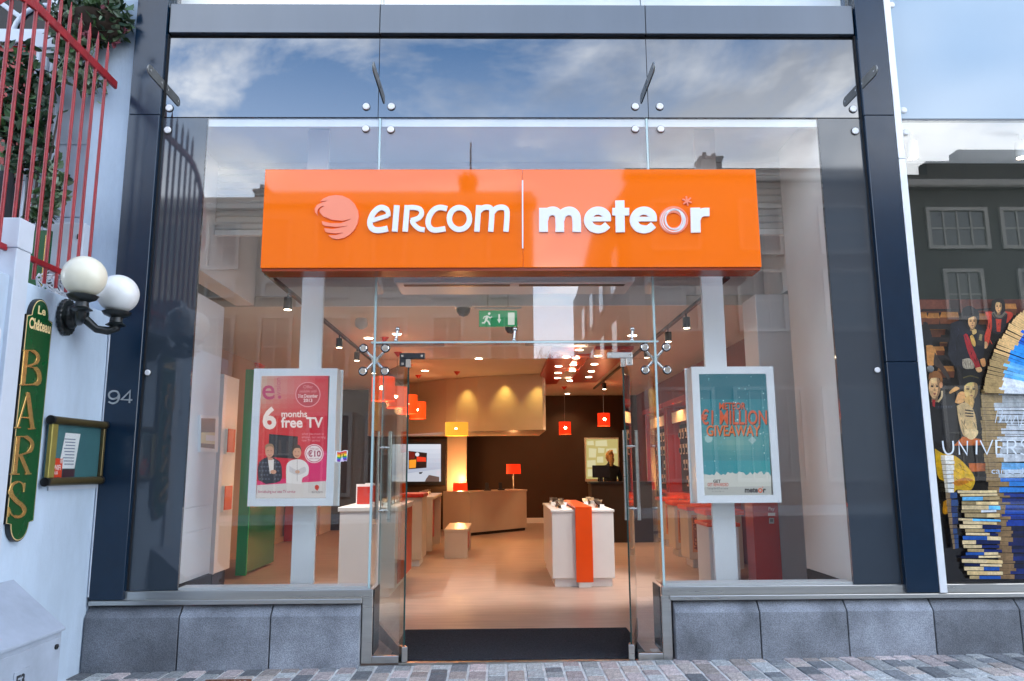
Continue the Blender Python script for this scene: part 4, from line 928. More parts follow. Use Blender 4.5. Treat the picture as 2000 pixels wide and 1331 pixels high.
track(2.12, 1.2, 12.0, (2.0, 2.9, 3.9, 5.4, 7.5, 10.2), 'black ceiling track of spotlights along the right side')
DLL = ['recessed ceiling downlight just above the left glass clamp', 'recessed ceiling downlight just above the right glass clamp', 'recessed ceiling downlight by the left door fitting', 'recessed ceiling downlight above the fourth red drum pendant',
 'recessed ceiling downlight nearest the left end of the curved bulkhead', 'recessed ceiling downlight above the dark back wall, farthest in', 'recessed ceiling downlight midway between exit sign and red raft', 'recessed ceiling downlight beside the left glass fin',
 'recessed ceiling downlight over the left half of the curved bulkhead', 'recessed ceiling downlight over the right half of the curved bulkhead']
dl = None
for i, (px, py) in enumerate([(775, 652), (1235, 655), (788, 703), (830, 724), (846, 746), (1097, 781), (935, 700), (720, 660), (880, 752), (1010, 765)]):
    q = PZ(px, py, 3.3)
    if q.y > 13.6: q.y = 13.4
    if dl is None:
        dl = thing('downlight', DLL[0], 'downlight', (q.x, q.y, 3.3), 'recessed downlights in the shop ceiling')
        b = B(); b.lathe((q.x, q.y, 3.3), [(.075, -.008), (.085, -.001)], 18); part('trim', b, 'frame_white', dl); b = B(); b.cyl((q.x, q.y, 3.2915), (q.x, q.y, 3.2895), .062, n=18); part('lens', b, 'downlight', dl)
    else: dup(dl, (q.x, q.y, 3.3), label=DLL[i])
    lamp('SPOT', (q.x, q.y, 3.27), 34, (1, .60, .30), .06, to=(q.x, q.y, 0), spot=120, name='downlight_lamp', parent=None)
# red light raft on the ceiling
t = thing('light_raft', 'red ceiling raft of two strips set with round downlights', 'ceiling panel', (1.3, 8, 3.25)); part('strip', bx(.68, 1.12, 5.7, 10.6, 3.24, 3.295), 'red_laminate', t, bevel=.004); part('strip', bx(1.36, 1.96, 5.6, 10.3, 3.24, 3.295), 'red_laminate', t, bevel=.004); part('crosspiece', bx(1.121, 1.359, 6.4, 8.4, 3.26, 3.295), 'orange_laminate', t)
for px, py in [(1131, 684), (1106, 698), (1091, 716), (1090, 729), (1089, 739), (1168, 696), (1161, 712), (1155, 726), (1150, 737), (1125, 700), (1120, 713), (1118, 725), (1113, 744)]:
    q = PZ(px, py, 3.238); b = B(); b.cyl((q.x, q.y, 3.2395), (q.x, q.y, 3.236), .062, n=16); part('lens', b, 'downlight', t)
for y in (6.6, 8.2, 9.8): lamp('SPOT', (1.3, y, 3.2), 55, (1, .60, .30), .1, to=(1.3, y, 0), spot=120, name='raft_light', parent=t)
# pendants
def pendant(x, y, ztop, wd, ht, lab, shade, zc=3.3, en=5):
    t = thing('pendant_lamp', lab, 'pendant lamp', (x, y, ztop), 'shaded pendant lamps hanging in the shop')
    b = B(); b.cyl((x, y, zc-.07), (x, y, zc-.001), .01, .07, 14); part('ceiling_rose', b, 'red_laminate', t, smooth=40); b = B(); b.cyl((x, y, ztop-.1), (x, y, zc-.07), .004, n=6); part('cord', b, 'steel', t)
    b = B(); n = 24; vs = []; fs = []
    for z in (ztop-ht, ztop): vs += [(x+wd/2*math.cos(2*math.pi*i/n), y+wd/2*math.sin(2*math.pi*i/n), z) for i in range(n)]
    b.add(vs, [(i, (i+1) % n, n+(i+1) % n, n+i) for i in range(n)]); part('lamp_shade', b, shade, t, smooth=60)
    b = B(); b.sphere((x, y-wd*.46, ztop-ht*.5), (.032, .02, .032), 12, 8); 
    part('bulb', b, 'bulb', t, smooth=60)
    lamp('POINT', (x, y, ztop-ht-.04), en, (1, .42, .16), .06, name='pendant_light', parent=t)
for i, y in enumerate((4.75, 6.2, 7.7, 9.3, 11.0)):
    pendant(-1.80, y, 2.72+(i*.01), .33, .34, ('nearest', 'second', 'third', 'fourth', 'farthest')[i]+' red drum pendant in the row over the left counters', 'shade_hot')
pendant(1.38, 11.7, 2.47, .28, .29, 'red drum pendant hanging before the brown back wall, left of the higher one', 'shade_red'); pendant(2.20, 11.0, 2.62, .28, .29, 'red drum pendant hanging higher, nearer the right door', 'shade_red')
pendant(-.98, 8.75, 2.30, .45, .26, 'wide yellow drum pendant below the curved bulkhead', 'shade_yellow')
for x, y in ((-.9, 9.56), (-.08, 9.24), (.58, 8.98)): lamp('SPOT', (x, y, 3.28), 20, (1, .66, .16), .02, to=(x, y+.10, 2.2), spot=75, blend=.9, name='wall_washer')
# exit sign, cameras, detector
t = thing('exit_sign', 'green exit sign with a running figure hung above the doors', 'exit sign', tuple(PY(972, 622, 2.3)))
b = B(); qa, qb = PY(935.5, 607, 2.3), PY(1010, 638, 2.3); b.box(qa.x, qb.x, 2.30, 2.33, qb.z, qa.z); part('panel', b, 'exit_green', t)
b = B(); b.cyl((qa.x-.05, 2.31, qa.z+.03), (qb.x+.05, 2.31, qa.z+.03), .010, n=8); b.cyl((qa.x+.1, 2.31, qa.z+.03), (qa.x+.1, 2.5, qa.z+.5), .004, n=6); b.cyl((qb.x-.1, 2.31, qa.z+.03), (qb.x-.1, 2.5, qa.z+.5), .004, n=6); part('hanger', b, 'steel', t)
d = Draw(lambda u, v, h: PY(u, v, 2.2985)+Vector((0, -h, 0))); WH = (226, 240, 226)
d.oval(955.5, 613, 2.6, 2.6, WH, 10); d.stroke([(952, 617), (949, 626)], 2.3, WH); d.stroke([(952, 618), (957, 621), (961, 619)], 1.1, WH); d.stroke([(951, 618), (946, 619), (944, 623)], 1.1, WH); d.stroke([(949, 625), (954, 629), (957, 635)], 1.5, WH); d.stroke([(949, 626), (946, 631), (941, 631)], 1.5, WH)
d.stroke([(975, 614), (975, 626)], 1.6, WH); d.poly([(971, 624), (979, 624), (975, 632)], WH); d.rect(992, 611, 1005, 635, WH); part('pictogram', d, 'print_lit', t, normals=False)
for (px, py, Y, lab) in ((905, 617, 4.2, 'dark dome camera left of the green exit sign'), (998, 652, 5.2, 'dark dome camera below the green exit sign')):
    q = PZ(px, py-11, 3.255); t = thing('dome_camera', lab, 'camera', (q.x, q.y, q.z)); b = B(); b.lathe((q.x, q.y, q.z+.02), [(.10, 0), (.10, .02)], 18); part('mount', b, 'frame_white', t, smooth=40); b = B(); b.lathe((q.x, q.y, q.z+.019), [(.085, 0), (.078, -.045), (.05, -.085), (.001, -.10)], 18); part('dome', b, 'black_plastic', t, smooth=60)
q = PY(706, 632, 3.0); t = thing('smoke_detector', 'small white ceiling detector behind the left glass fin', 'detector', tuple(q)); b = B(); b.lathe(tuple(q), [(.05, -.06), (.075, -.03), (.08, .03), (.06, .06)], 18); part('housing', b, 'white_plastic', t, smooth=50); b = B(); b.lathe(tuple(q), [(.028, -.075), (.03, -.0605)], 12); part('sensor', b, 'grey_white', t)

# ------------------------------------------------------------------ notice board and people at the back
t = thing('notice_board', 'pale lit notice board with pinned papers on the back wall', 'notice board', (2.5, 13.97, 1.6)); part('board', bx(2.08, 2.98, 13.94, 13.998, 1.05, 2.18), 'cream_laminate', t)
d = Draw(lambda u, v, h: PY(u, v, 13.935)+Vector((0, -h, 0)), .001); d.rect(1145, 858, 1207, 936, (206, 190, 120)); r4 = random.Random(2)
for (u, v, w_, h_) in ((1147, 861, 12, 9), (1163, 860, 22, 12), (1150, 877, 15, 17), (1168, 876, 13, 9), (1184, 876, 20, 10), (1147, 899, 16, 14), (1166, 892, 12, 12), (1148, 917, 12, 14)): a = r4.uniform(-1.5, 1.5); d.poly([(u, v+a), (u+w_, v), (u+w_+a, v+h_), (u, v+h_)], (232, 224, 176))
d.rect(1190, 879, 1197, 886, (226, 140, 60)); part('papers', d, 'print_lit', t, normals=False); lamp('SPOT', (2.5, 13.0, 3.2), 14, (1, .86, .5), .05, to=(2.5, 13.95, 1.6), spot=60, name='board_light', parent=t)  # papers glow on their own, so the board looks lit
t = thing('service_counter', 'tall dark service counter at the back right, people behind it', 'counter', (2.3, 9.1, 0)); part('body', bx(1.62, 2.95, 8.8, 9.3, 0, 1.10), 'dark_wall', t); part('worktop', bx(1.60, 2.97, 8.78, 9.32, 1.101, 1.14), 'black_plastic', t)
t = thing('till_monitor', 'black till monitor seen from behind on the dark service counter', 'monitor', (1.85, 9.05, 1.14)); part('screen_back', bx(1.68, 2.02, 9.03, 9.07, 1.22, 1.46), 'black_plastic', t, bevel=.008); part('stand', bx(1.82, 1.88, 9.0, 9.1, 1.141, 1.22), 'black_plastic', t)
pm('cloth_black', (0.010, 0.010, 0.012), .85, var=.2); pm('cloth_navy', (0.02, 0.022, 0.03), .85, var=.2); pm('skin', (0.50, 0.28, 0.19), .5, spec=.4); pm('hair_blonde', (0.42, 0.24, 0.08), .5, var=.25, scale=30); pm('hair_dark', (0.03, 0.017, 0.01), .5)
def skin_body(name, joints, bones, mat, parent, sub=2):
    me = bpy.data.meshes.new(name); off = worldloc(parent); me.from_pydata([tuple(Vector(j[0])-off) for j in joints], bones, []); o = bpy.data.objects.new(name, me); COL.objects.link(o)
    md = o.modifiers.new('skin', 'SKIN'); sv_ = me.skin_vertices[0].data
    for i, j in enumerate(joints): sv_[i].radius = (j[1], j[2] if len(j) > 2 else j[1]); sv_[i].use_root = (i == 0)
    ms = o.modifiers.new('sub', 'SUBSURF'); ms.levels = sub; ms.render_levels = sub
    dg = bpy.context.evaluated_depsgraph_get(); nm = bpy.data.meshes.new_from_object(o.evaluated_get(dg)); o.modifiers.clear(); o.data = nm; nm.materials.clear(); nm.materials.append(MATS[mat]); nm.shade_smooth(); o.parent = parent; return o
def person(x, y, rz, lab, top, hairm, bun):
    t = thing('person', lab, 'person', (x, y, 0)); c, s = math.cos(rz), math.sin(rz)
    def q(a, b_, z): return (x+a*c-b_*s, y+a*s+b_*c, z)
    J = [(q(0, 0, .95), .15, .11), (q(0, 0, 1.15), .13, .10), (q(0, 0, 1.36), .165, .105), (q(0, 0, 1.47), .06), (q(0, .01, 1.54), .052),
         (q(-.17, 0, 1.39), .06), (q(-.23, .02, 1.12), .046), (q(-.16, .20, 1.02), .036), (q(.17, 0, 1.39), .06), (q(.23, .02, 1.12), .046), (q(.16, .20, 1.02), .036),
         (q(-.09, 0, .86), .095), (q(-.10, .02, .48), .065), (q(-.10, -.02, .09), .042), (q(.09, 0, .86), .095), (q(.10, .02, .48), .065), (q(.10, -.02, .09), .042), (q(-.11, .13, .035), .035), (q(.11, .13, .035), .035)]
    E = [(0, 1), (1, 2), (2, 3), (3, 4), (2, 5), (5, 6), (6, 7), (2, 8), (8, 9), (9, 10), (0, 11), (11, 12), (12, 13), (0, 14), (14, 15), (15, 16), (13, 17), (16, 18)]
    skin_body('body', J, E, top, t)
    b = B(); hc = q(0, .015, 1.63); b.sphere(hc, (.075, .09, .112), 18, 14); hn = q(0, .105, 1.62); b.sphere(hn, (.012, .018, .018), 8, 6)
    for sx in (-1, 1): b.sphere(q(sx*.076, .01, 1.625), (.012, .018, .028), 8, 6)
    part('head', b, 'skin', t, smooth=60)
    b = B(); b.sphere(q(0, -.012, 1.66), (.088, .098, .105), 18, 12)
    if bun: b.sphere(q(0, -.085, 1.72), (.05, .05, .05), 12, 8); b.tube([q(0, -.10, 1.66), q(.01, -.125, 1.56), q(.0, -.12, 1.44)], [.055, .06, .03], 10)
    part('hair', b, hairm, t, smooth=60)
    for sx in (-1, 1):
        hp = Vector(q(sx*.15, .225, 1.01)); b = B()
        b.sphere(tuple(hp), (.036, .045, .018), 10, 8)
        for k in range(4): b.tube([hp+Vector(q((k-1.5)*.018, .03, 0))-Vector(q(0, 0, 0)), hp+Vector(q((k-1.5)*.02, .065+.006*(k in (1, 2)), -.004))-Vector(q(0, 0, 0)), hp+Vector(q((k-1.5)*.02, .09+.006*(k in (1, 2)), -.02))-Vector(q(0, 0, 0))], .008, 6)
        b.tube([hp+Vector(q(-sx*.028, .0, 0))-Vector(q(0, 0, 0)), hp+Vector(q(-sx*.05, .03, -.006))-Vector(q(0, 0, 0))], .009, 6); part('hand', b, 'skin', t, smooth=60)
    return t
person(2.16, 9.95, 0.1, 'person with tied back blonde hair in black, back turned, behind the service counter', 'cloth_black', 'hair_blonde', True)
person(2.56, 9.85, 0.9, 'dark haired person in dark clothes beside the blonde one, near the right door', 'cloth_navy', 'hair_dark', False)
# ------------------------------------------------------------------ pub on the left
WX = -3.245
pm('dark_glass', (0.008, 0.008, 0.01), .15, spec=.3); pm('basket_brown', (.035, .022, .014), .9)
pub = thing('pub_building', 'white rendered pub with a raised terrace wall at right angles to the shopfront', 'building', (-3.6, -0.6, 0))
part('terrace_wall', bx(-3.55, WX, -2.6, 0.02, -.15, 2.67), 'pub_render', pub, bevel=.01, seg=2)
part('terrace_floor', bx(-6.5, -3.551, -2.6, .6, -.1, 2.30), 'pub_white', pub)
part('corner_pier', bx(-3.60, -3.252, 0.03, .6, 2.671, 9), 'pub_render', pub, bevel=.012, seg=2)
b = B()
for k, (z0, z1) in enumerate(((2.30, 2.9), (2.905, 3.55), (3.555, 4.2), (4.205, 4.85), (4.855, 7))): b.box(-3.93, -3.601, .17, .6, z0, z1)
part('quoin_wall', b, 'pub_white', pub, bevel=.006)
b = B(); b.box(-4.14, -3.931, .09, .6, 2.30, 5.05)
for x in (-4.10, -4.04, -3.98): b.cyl((x, .088, 2.5), (x, .088, 5.0), .022, n=10)
b.box(-4.16, -3.925, .06, .6, 5.051, 5.2); part('door_case', b, 'pub_white', pub, smooth=35)
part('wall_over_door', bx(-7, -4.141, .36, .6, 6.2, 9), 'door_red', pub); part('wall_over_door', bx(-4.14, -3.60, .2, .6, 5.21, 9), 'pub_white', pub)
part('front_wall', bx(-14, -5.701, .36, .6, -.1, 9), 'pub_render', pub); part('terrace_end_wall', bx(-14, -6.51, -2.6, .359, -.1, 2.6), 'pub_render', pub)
zt = PY(50, 82, .33).z; xcf = PY(80, 80, .33).x
b = B()
for i in range(7): b.box(-5.6+i*.208, -5.6+i*.208+.2, .34, .38, 2.3, zt-.03)
dr = part('red_door', b, 'door_red', pub, bevel=.004); part('door_rail', bx(-5.6, -4.145, .325, .339, 4.5, 4.62), 'door_red', dr)
part('transom_bar', bx(-5.7, -4.145, .28, .40, zt-.03, zt+.10), 'pub_white', pub, bevel=.008)
fan = part('fanlight', bx(-5.7, -4.145, .40, .42, zt+.1, 6.2), 'dark_glass', pub)
fz = zt+.10; b = B(); rr0, rr1 = .30, .90
for r_, w_ in ((rr0, .03), (rr1, .05)): b.tube([(xcf+r_*math.cos(R(a)), .385, fz+r_*math.sin(R(a))) for a in range(0, 181, 12)], w_*.7, 8)
for a in (36, 72, 108, 144): b.tube([(xcf+rr0*math.cos(R(a)), .385, fz+rr0*math.sin(R(a))), (xcf+rr1*math.cos(R(a)), .385, fz+rr1*math.sin(R(a)))], .022, 6)
part('glazing_bar', b, 'pub_white', fan, smooth=50)
# cable trunk
t = thing('wall_trunking', 'tall pale square cable trunking standing against the terrace wall', 'trunking', (-3.34, -1.23, 1.0))
part('casing', bx(-3.48, -3.215, -1.30, -1.155, .0, 2.85), 'pub_white', t, bevel=.004); part('cap', bx(-3.485, -3.21, -1.305, -1.15, 2.851, 3.05), 'pub_white', t, bevel=.004)
b = B(); b.tube([(-3.33, -1.30, 3.0), (-3.40, -1.36, 2.86), (-3.44, -1.36, 2.5), (-3.30, -1.35, 2.15), (-3.22, -1.36, 1.95), (-3.23, -1.36, 2.3), (-3.42, -1.35, 2.72)], .008, 6); one('white_cable', b, 'cable_white', 'loose white cable looped down beside the pale trunk', 'cable', smooth=60)
b = B(); r5 = random.Random(4)
for k in range(5):
    pts = []; y0 = -.62-k*.03
    for i in range(16): a = i*.9+k; pts.append((-3.36+.05*math.sin(a*1.3+k), y0+.14*math.cos(a)+i*.012, 2.74+.07*math.sin(a)+.01*k))
    b.tube(pts, .006, 5)
one('cable_tangle', b, 'cable_white', 'tangle of loose cables lying on the terrace wall below the red railing', 'cable', smooth=60)
# red railing
rx = -3.29
t = thing('red_railing', 'red iron railing of pointed bars along the pub terrace wall', 'railing', (rx, -1.0, 2.67))
rail = [(-.17, 4.57), (-.6, 4.57), (-1.25, 4.57), (-1.42, 4.545), (-1.56, 4.46), (-1.67, 4.32), (-1.75, 4.13), (-1.79, 3.92), (-1.78, 3.80), (-1.74, 3.74)]
b = B(); o_ = outline(rail, .034); b.prism([(rx-.012, y, z) for y, z in o_], (.024, 0, 0)); part('top_rail', b, 'railing_red', t, bevel=.003)
part('bottom_rail', bx(rx-.012, rx+.012, -1.65, -.17, 2.83, 2.87), 'railing_red', t, bevel=.003)
ys = [PX(px, 421, rx).y for px in (182, 160, 142, 122, 99, 78, 53, 28, 3)]; ys += [ys[-1]-.125*k for k in range(1, 5)]
ys = [y for y in ys if y > -1.72]
for i, y in enumerate(ys):
    zt_ = 4.57 if y > -1.3 else 4.57-.9*max(0, (-1.3-y))**1.3; up_ = .29 if y > -1.4 else .12
    b = B(); b.tube([(rx, y, 2.72), (rx, y, zt_+up_-.10), (rx, y, zt_+up_)], [.0125, .0125, .002], 10); part('bar', b, 'railing_red', t, smooth=40)
# curved fan of railing rising against the shopfront, seen mirrored in the grey glass
# wall lamp with two globes
bp = PX(125, 620, WX); t = thing('wall_lamp', 'black iron double wall lamp with two round globes on the pub wall', 'wall lamp', tuple(bp))
b = B(); n = 22; pr = []
for i in range(n*2): a = math.pi*i/n; r_ = .125+(.012 if i % 2 else 0); pr.append((WX+.004, bp.y+r_*.82*math.cos(a), bp.z+r_*1.0*math.sin(a)))
b.prism(pr, (.035, 0, 0)); b.sphere((WX+.05, bp.y, bp.z), (.05, .075, .085), 14, 8); part('back_plate', b, 'black_iron', t, bevel=.006)
hub = Vector((WX+.10, bp.y, bp.z+.03)); b = B(); b.tube([(WX+.03, bp.y, bp.z), tuple(hub)], [.075, .06], 14); b.sphere(tuple(hub), .07, 14, 10); part('hub', b, 'black_iron', t, smooth=60)
G1 = PX(165, 541, -2.98); G2 = PX(231, 575, -2.93)
for k, (g, r_, mt, lab) in enumerate(((G1, .142, 'globe_cream', 'cream globe'), (G2, .142, 'globe_white', 'white globe'))):
    base = Vector((g.x, g.y, g.z-r_-.015)); el = Vector((g.x, g.y, base.z-.10))
    mid = (hub+el)/2+Vector((0, 0, -.06)); pts = [tuple(hub+(mid-hub)*(i/4)*1.0) for i in range(5)]+[tuple(mid+(el-mid)*.6+Vector((0, 0, -.015))), tuple(el), tuple(base)]
    b = B(); b.tube(pts, [.034, .032, .03, .028, .028, .03, .034, .03], 10); part('arm', b, 'black_iron', t, smooth=60)
    b = B(); b.lathe(tuple(base), [(.03, -.09), (.07, -.075), (.045, -.055), (.04, -.02), (.085, .0), (.10, .022), (.082, .03)], 20); part('cup', b, 'black_iron', t, smooth=40)
    b = B(); b.sphere(tuple(g), r_, 32, 20); part('globe', b, mt, t, smooth=80, label=lab)
# hanging pub sign with gilt letters
t = thing('pub_sign', 'tall narrow green pub sign with gilt letters on the white wall', 'sign', (WX, -1.0, 1.0))
ya, yb = -1.145, -.855; yc = (ya+yb)/2; zs, ze = 2.45, 1.115; aw = .098
def sgn_outline(g):
    pts = [(yb-g, ze+g*.5), (yb-g, zs-g)]+[(yc+(aw-g)*math.cos(R(a)), zs+.005+(.125-g)*math.sin(R(a))) for a in range(0, 181, 15)]+[(ya+g, zs-g), (ya+g, ze+g*.5)]+[(yc-(aw-g)*math.cos(R(a)), ze-.005-(.115-g)*math.sin(R(a))) for a in range(0, 181, 15)]
    return pts
b = B(); b.prism([(WX+.002, y, z) for y, z in sgn_outline(0)], (.030, 0, 0)); part('board', b, 'black_iron', t)
b = B(); b.prism([(WX+.0325, y, z) for y, z in sgn_outline(.008)], (.002, 0, 0)); part('border', b, 'gold_paint', t)
b = B(); b.prism([(WX+.0348, y, z) for y, z in sgn_outline(.0135)], (.002, 0, 0)); part('field', b, 'sign_green', t)
fx = WX+.0372
def wall_text(s, y, z, h, wd, mat, bold=.02, dep=.002):
    vs, fs = text2d(s, bold); xs = [q[0] for q in vs]; x0, x1 = min(xs), max(xs); k = wd/(x1-x0); b = B()
    P = [(fx, y-wd/2+(q[0]-x0)*k, z+q[1]*h) for q in vs]; b.add([(p[0]+dep, p[1], p[2]) for p in P], fs); part('lettering', b, mat, t, normals=False)
def serif(strokes, mat='gold', depth=.008):
    b = B()
    for k, (pts, wd) in enumerate(strokes):
        q = [PX(px, py, fx) for px, py in outline(pts, wd)]; b.prism(q, (depth+.0005*(k % 4), 0, 0))
    part('letter', b, mat, t, bevel=.0015)
wall_text('Le', -.995, 2.475, .075, .085, 'gold_paint', .03); wall_text('Ch\u00e2teau', -1.0, 2.365, .10, .235, 'gold_paint', .03)
def zb(x, y): return (x*400/1210, 420+y*440/1331)
def zb3(x, y): return (x*400/1130, 860+y*471/1331)
def s2(l, f=zb): return [f(*p) for p in l]
serif([(s2([(150, 798), (130, 1004)]), 4.2), (S_(s2([(132, 800), (190, 806), (218, 835), (208, 875), (150, 895)])), [1.3]*4+[3.4]*9+[2.0]*4), (S_(s2([(150, 895), (205, 908), (226, 950), (212, 998), (112, 1004)])), [1.3]*4+[4.2]*9+[1.6]*4), (s2([(112, 1005), (150, 1005)]), 1.2)])
serif([(s2([(160, 1048), (98, 1258)]), 1.6), (s2([(158, 1050), (186, 1262)]), 4.0), (s2([(120, 1196), (174, 1202)]), 1.4), (s2([(82, 1258), (116, 1256)]), 1.5), (s2([(160, 1266), (204, 1262)]), 1.5)])
serif([(s2([(96, -20), (76, 186)], zb3), 3.8), (S_(s2([(80, -18), (140, -16), (172, 18), (158, 62), (92, 86)], zb3)), [1.3]*4+[3.6]*9+[1.8]*4), (s2([(108, 84), (152, 188)], zb3), 3.6), (s2([(52, 188), (102, 188)], zb3), 1.4), (s2([(132, 188), (168, 186)], zb3), 1.4)])
serif([(S_(s2([(128, 280), (120, 242), (94, 230), (62, 250), (56, 294), (84, 334), (122, 366), (128, 404), (98, 424), (60, 412), (44, 372)], zb3)), [1.6]*9+[2.6]*6+[4.4]*12+[3.0]*8+[1.5]*6), (s2([(131, 236), (126, 288)], zb3), 1.5), (s2([(44, 370), (40, 424)], zb3), 1.5)])
# menu case
t = thing('menu_case', 'glazed menu case with brass and black frame on the white pub wall', 'notice case', (WX, -.42, 1.35))
y0, y1, z0, z1 = -.785, -.075, 1.365, 1.785
part('back_board', bx(WX+.002, WX+.012, y0+.1, y1+.075, z0-.06, z1+.02), 'pub_white', t); part('case_back', bx(WX+.0125, WX+.03, y0+.02, y1-.02, z0+.02, z1-.02), 'case_back', t)
for z in (z0, z1): b = B(); b.cyl((WX+.045, y0, z), (WX+.045, y1, z), .028, n=14); part('rail', b, 'brass_dark', t, smooth=40)
for y, z in ((y0, z0), (y0, z1), (y1, z0), (y1, z1)): b = B(); b.cyl((WX+.045, y-.012, z), (WX+.045, y+.012, z), .031, n=14); part('end_cap', b, 'black_plastic', t, smooth=40)
part('stile', bx(WX+.0305, WX+.06, y0, y0+.07, z0+.028, z1-.028), 'brass_olive', t, bevel=.004); part('stile', bx(WX+.0305, WX+.06, y1-.03, y1, z0+.028, z1-.028), 'brass_dark', t, bevel=.004)
b = B(); b.prism([(WX+.031, y0+.16, z0+.09), (WX+.031, y0+.36, z0+.09), (WX+.031, y0+.40, z1-.08), (WX+.031, y0+.21, z1-.08)], (.001, 0, 0)); paper = part('menu_sheet', b, 'frame_white', t)
d = Draw(lambda u, v, h: Vector((WX+.033+h, u, v)))
for i in range(9): d.rect(y0+.20+(i % 3)*.01, z1-.12-i*.022, y0+.34, z1-.124-i*.022-.003, (120, 130, 150))
d.rect(y0+.08, z0+.03, y0+.20, z0+.16, (232, 70, 20)); d.text('WiFi', y0+.09, z0+.08, .05, (246, 232, 226), .02, flip=1, width=.09); d.text('HUB', y0+.10, z0+.05, .03, (246, 232, 226), .02, flip=1, width=.05)
for k in range(3): d.stroke([(y0+.165+(.012+.012*k)*math.cos(R(a)), z0+.125+(.012+.012*k)*math.sin(R(a))) for a in (0, 30, 60, 90)], .003, (246, 232, 226))
d.rect(y0+.21, z0+.03, y0+.36, z0+.085, (70, 36, 44)); part('notices', d, 'print_paper', t, normals=False)
part('glass', bx(WX+.048, WX+.052, y0+.07, y1-.03, z0+.02, z1-.02), 'clear_glass', t)
# thin cable along the corner
b = B(); b.tube([(WX+.012, -.05, .5), (WX+.012, -.05, 2.3), (WX+.014, -.06, 2.5)], .007, 6); one('wall_cable', b, 'pub_white', 'thin painted cable running down the corner of the pub wall', 'cable', smooth=50)
# grey utility cabinet
xf = -2.90; a = PX(122, 1226, xf); c0 = PX(42, 1129, WX); zf, zr = a.z, c0.z; ya, yb = -1.80, a.y
pm('rust_stain', (.20, .13, .07), .8, var=.4, scale=30)
t = thing('utility_cabinet', 'grey metal utility cabinet with a sloping lid against the pub wall', 'cabinet', (-3.07, (ya+yb)/2, 0))
b = B(); b.prism([(WX+.002, ya, -.08), (xf, ya, -.08), (xf, ya, zf-.02), (WX+.002, ya, zr-.02)], (0, yb-ya, 0)); part('body', b, 'cabinet_grey', t, bevel=.006, seg=2)
b = B(); s_ = (zr-zf)/(xf-WX); b.prism([(WX+.001, ya-.012, zr-.019), (xf+.015, ya-.012, zf-.02-.019*0-.0), (xf+.015, ya-.012, zf), (WX+.001, ya-.012, zr+.004)], (0, yb-ya+.024, 0)); part('lid', b, 'cabinet_grey', t, bevel=.004)
for k, (yy, w_) in enumerate(((.30, .010), (.36, .006))):
    b = B(); f_ = lambda s, e: (xf-(xf-WX)*s, yb-.62+yy+e, zf+(zr-zf)*s+.0048); b.ngon([f_(.25+.2*k, 0), f_(.25+.2*k, w_), f_(.97, w_*1.6), f_(.97, -w_)]); part('rust_streak', b, 'rust_stain', t, normals=False)
part('door', bx(xf+.001, xf+.008, ya+.03, yb-.02, -.02, zf-.05), 'cabinet_grey', t, bevel=.003)
for y in (ya+.08, yb-.07):
    b = B(); b.cyl((xf+.0085, y, zf-.10), (xf+.018, y, zf-.10), .016, n=14); b.box(xf+.0182, xf+.022, y-.004, y+.012, zf-.104, zf-.096); part('lock', b, 'dark_steel', t, smooth=40)
ym = (ya+yb)/2+.02; em = part('emblem_plate', bx(xf+.0085, xf+.012, ym-.075, ym+.075, zf-.27, zf-.15), 'cabinet_grey', t, bevel=.02, seg=2)
vs, fs = text2d('E3', .04); b = B(); P = [(xf+.0125, ym-.055+q[0]*.085, zf-.24+q[1]*.09) for q in vs]; b.add(P, fs); part('lettering', b, 'dark_steel', em, normals=False)
part('label_plate', bx(xf+.0085, xf+.011, ym-.06, ym+.07, zf-.40, zf-.33), 'frame_white', t)
# green notice board and cream box standing on the terrace
t = thing('green_board', 'dark green pub board standing on the terrace behind the railing', 'board', (-3.7, -.5, 2.3)); q0 = PY(52, 450, -.45); q1 = PY(89, 562, -.45)
part('board', bx(q0.x-.3, q1.x, -.45, -.42, 2.301, q0.z), 'sign_green', t, bevel=.005); part('border', bx(q1.x-.035, q1.x-.03, -.454, -.4505, 2.4, q0.z-.04), 'gold', t)
t = thing('terrace_box', 'cream metal box on the pub terrace behind the red bars', 'box', (-3.7, .0, 2.3)); q0 = PY(94, 435, -.1); q1 = PY(157, 530, -.1)
part('case', bx(q0.x, q1.x, -.10, .10, 2.301, q0.z), 'pub_white', t, bevel=.008); part('hinge', bx(q1.x-.05, q1.x-.02, -.106, -.1005, q0.z-.14, q0.z-.10), 'black_plastic', t)
# planting
def leaves(b, c, rad, n, size, r, flat=1.0, droop=0.0):
    for _ in range(n):
        while True:
            p = Vector((r.uniform(-1, 1), r.uniform(-1, 1), r.uniform(-1, 1)))
            if .15 < p.length < 1: break
        q = Vector(c)+Vector((p.x*rad[0], p.y*rad[1], p.z*rad[2])); s = size*r.uniform(.4, 1.5)
        d_ = Vector((r.gauss(0, 1), r.gauss(0, 1), r.gauss(0, .7)-droop)).normalized(); e = d_.cross(Vector((r.gauss(0, 1), r.gauss(0, 1), r.gauss(0, 1)))).normalized(); nn = d_.cross(e)
        b.add([q, q+d_*s*.4+e*s*.34+nn*s*.05, q+d_*s*.75+e*s*.22, q+d_*s*1.05-nn*s*.1, q+d_*s*.75-e*s*.22, q+d_*s*.4-e*s*.34+nn*s*.05], [(0, 1, 2, 3), (0, 3, 4, 5)])
def plant(name, lab, cat, loc, blobs, size, seed, mats, pot=None, stems=None):
    t = thing(name, lab, cat, loc); r = random.Random(seed)
    for k, mt in enumerate(mats):
        b = B()
        for c, rad, n in blobs: leaves(b, c, rad, n//len(mats), size, r)
        part('foliage', b, mt, t, normals=False)
    if pot: part(*pot[:1], pot[1], pot[2], t, smooth=40)
    if stems: part('stem', stems, 'bark', t, smooth=60)
    return t
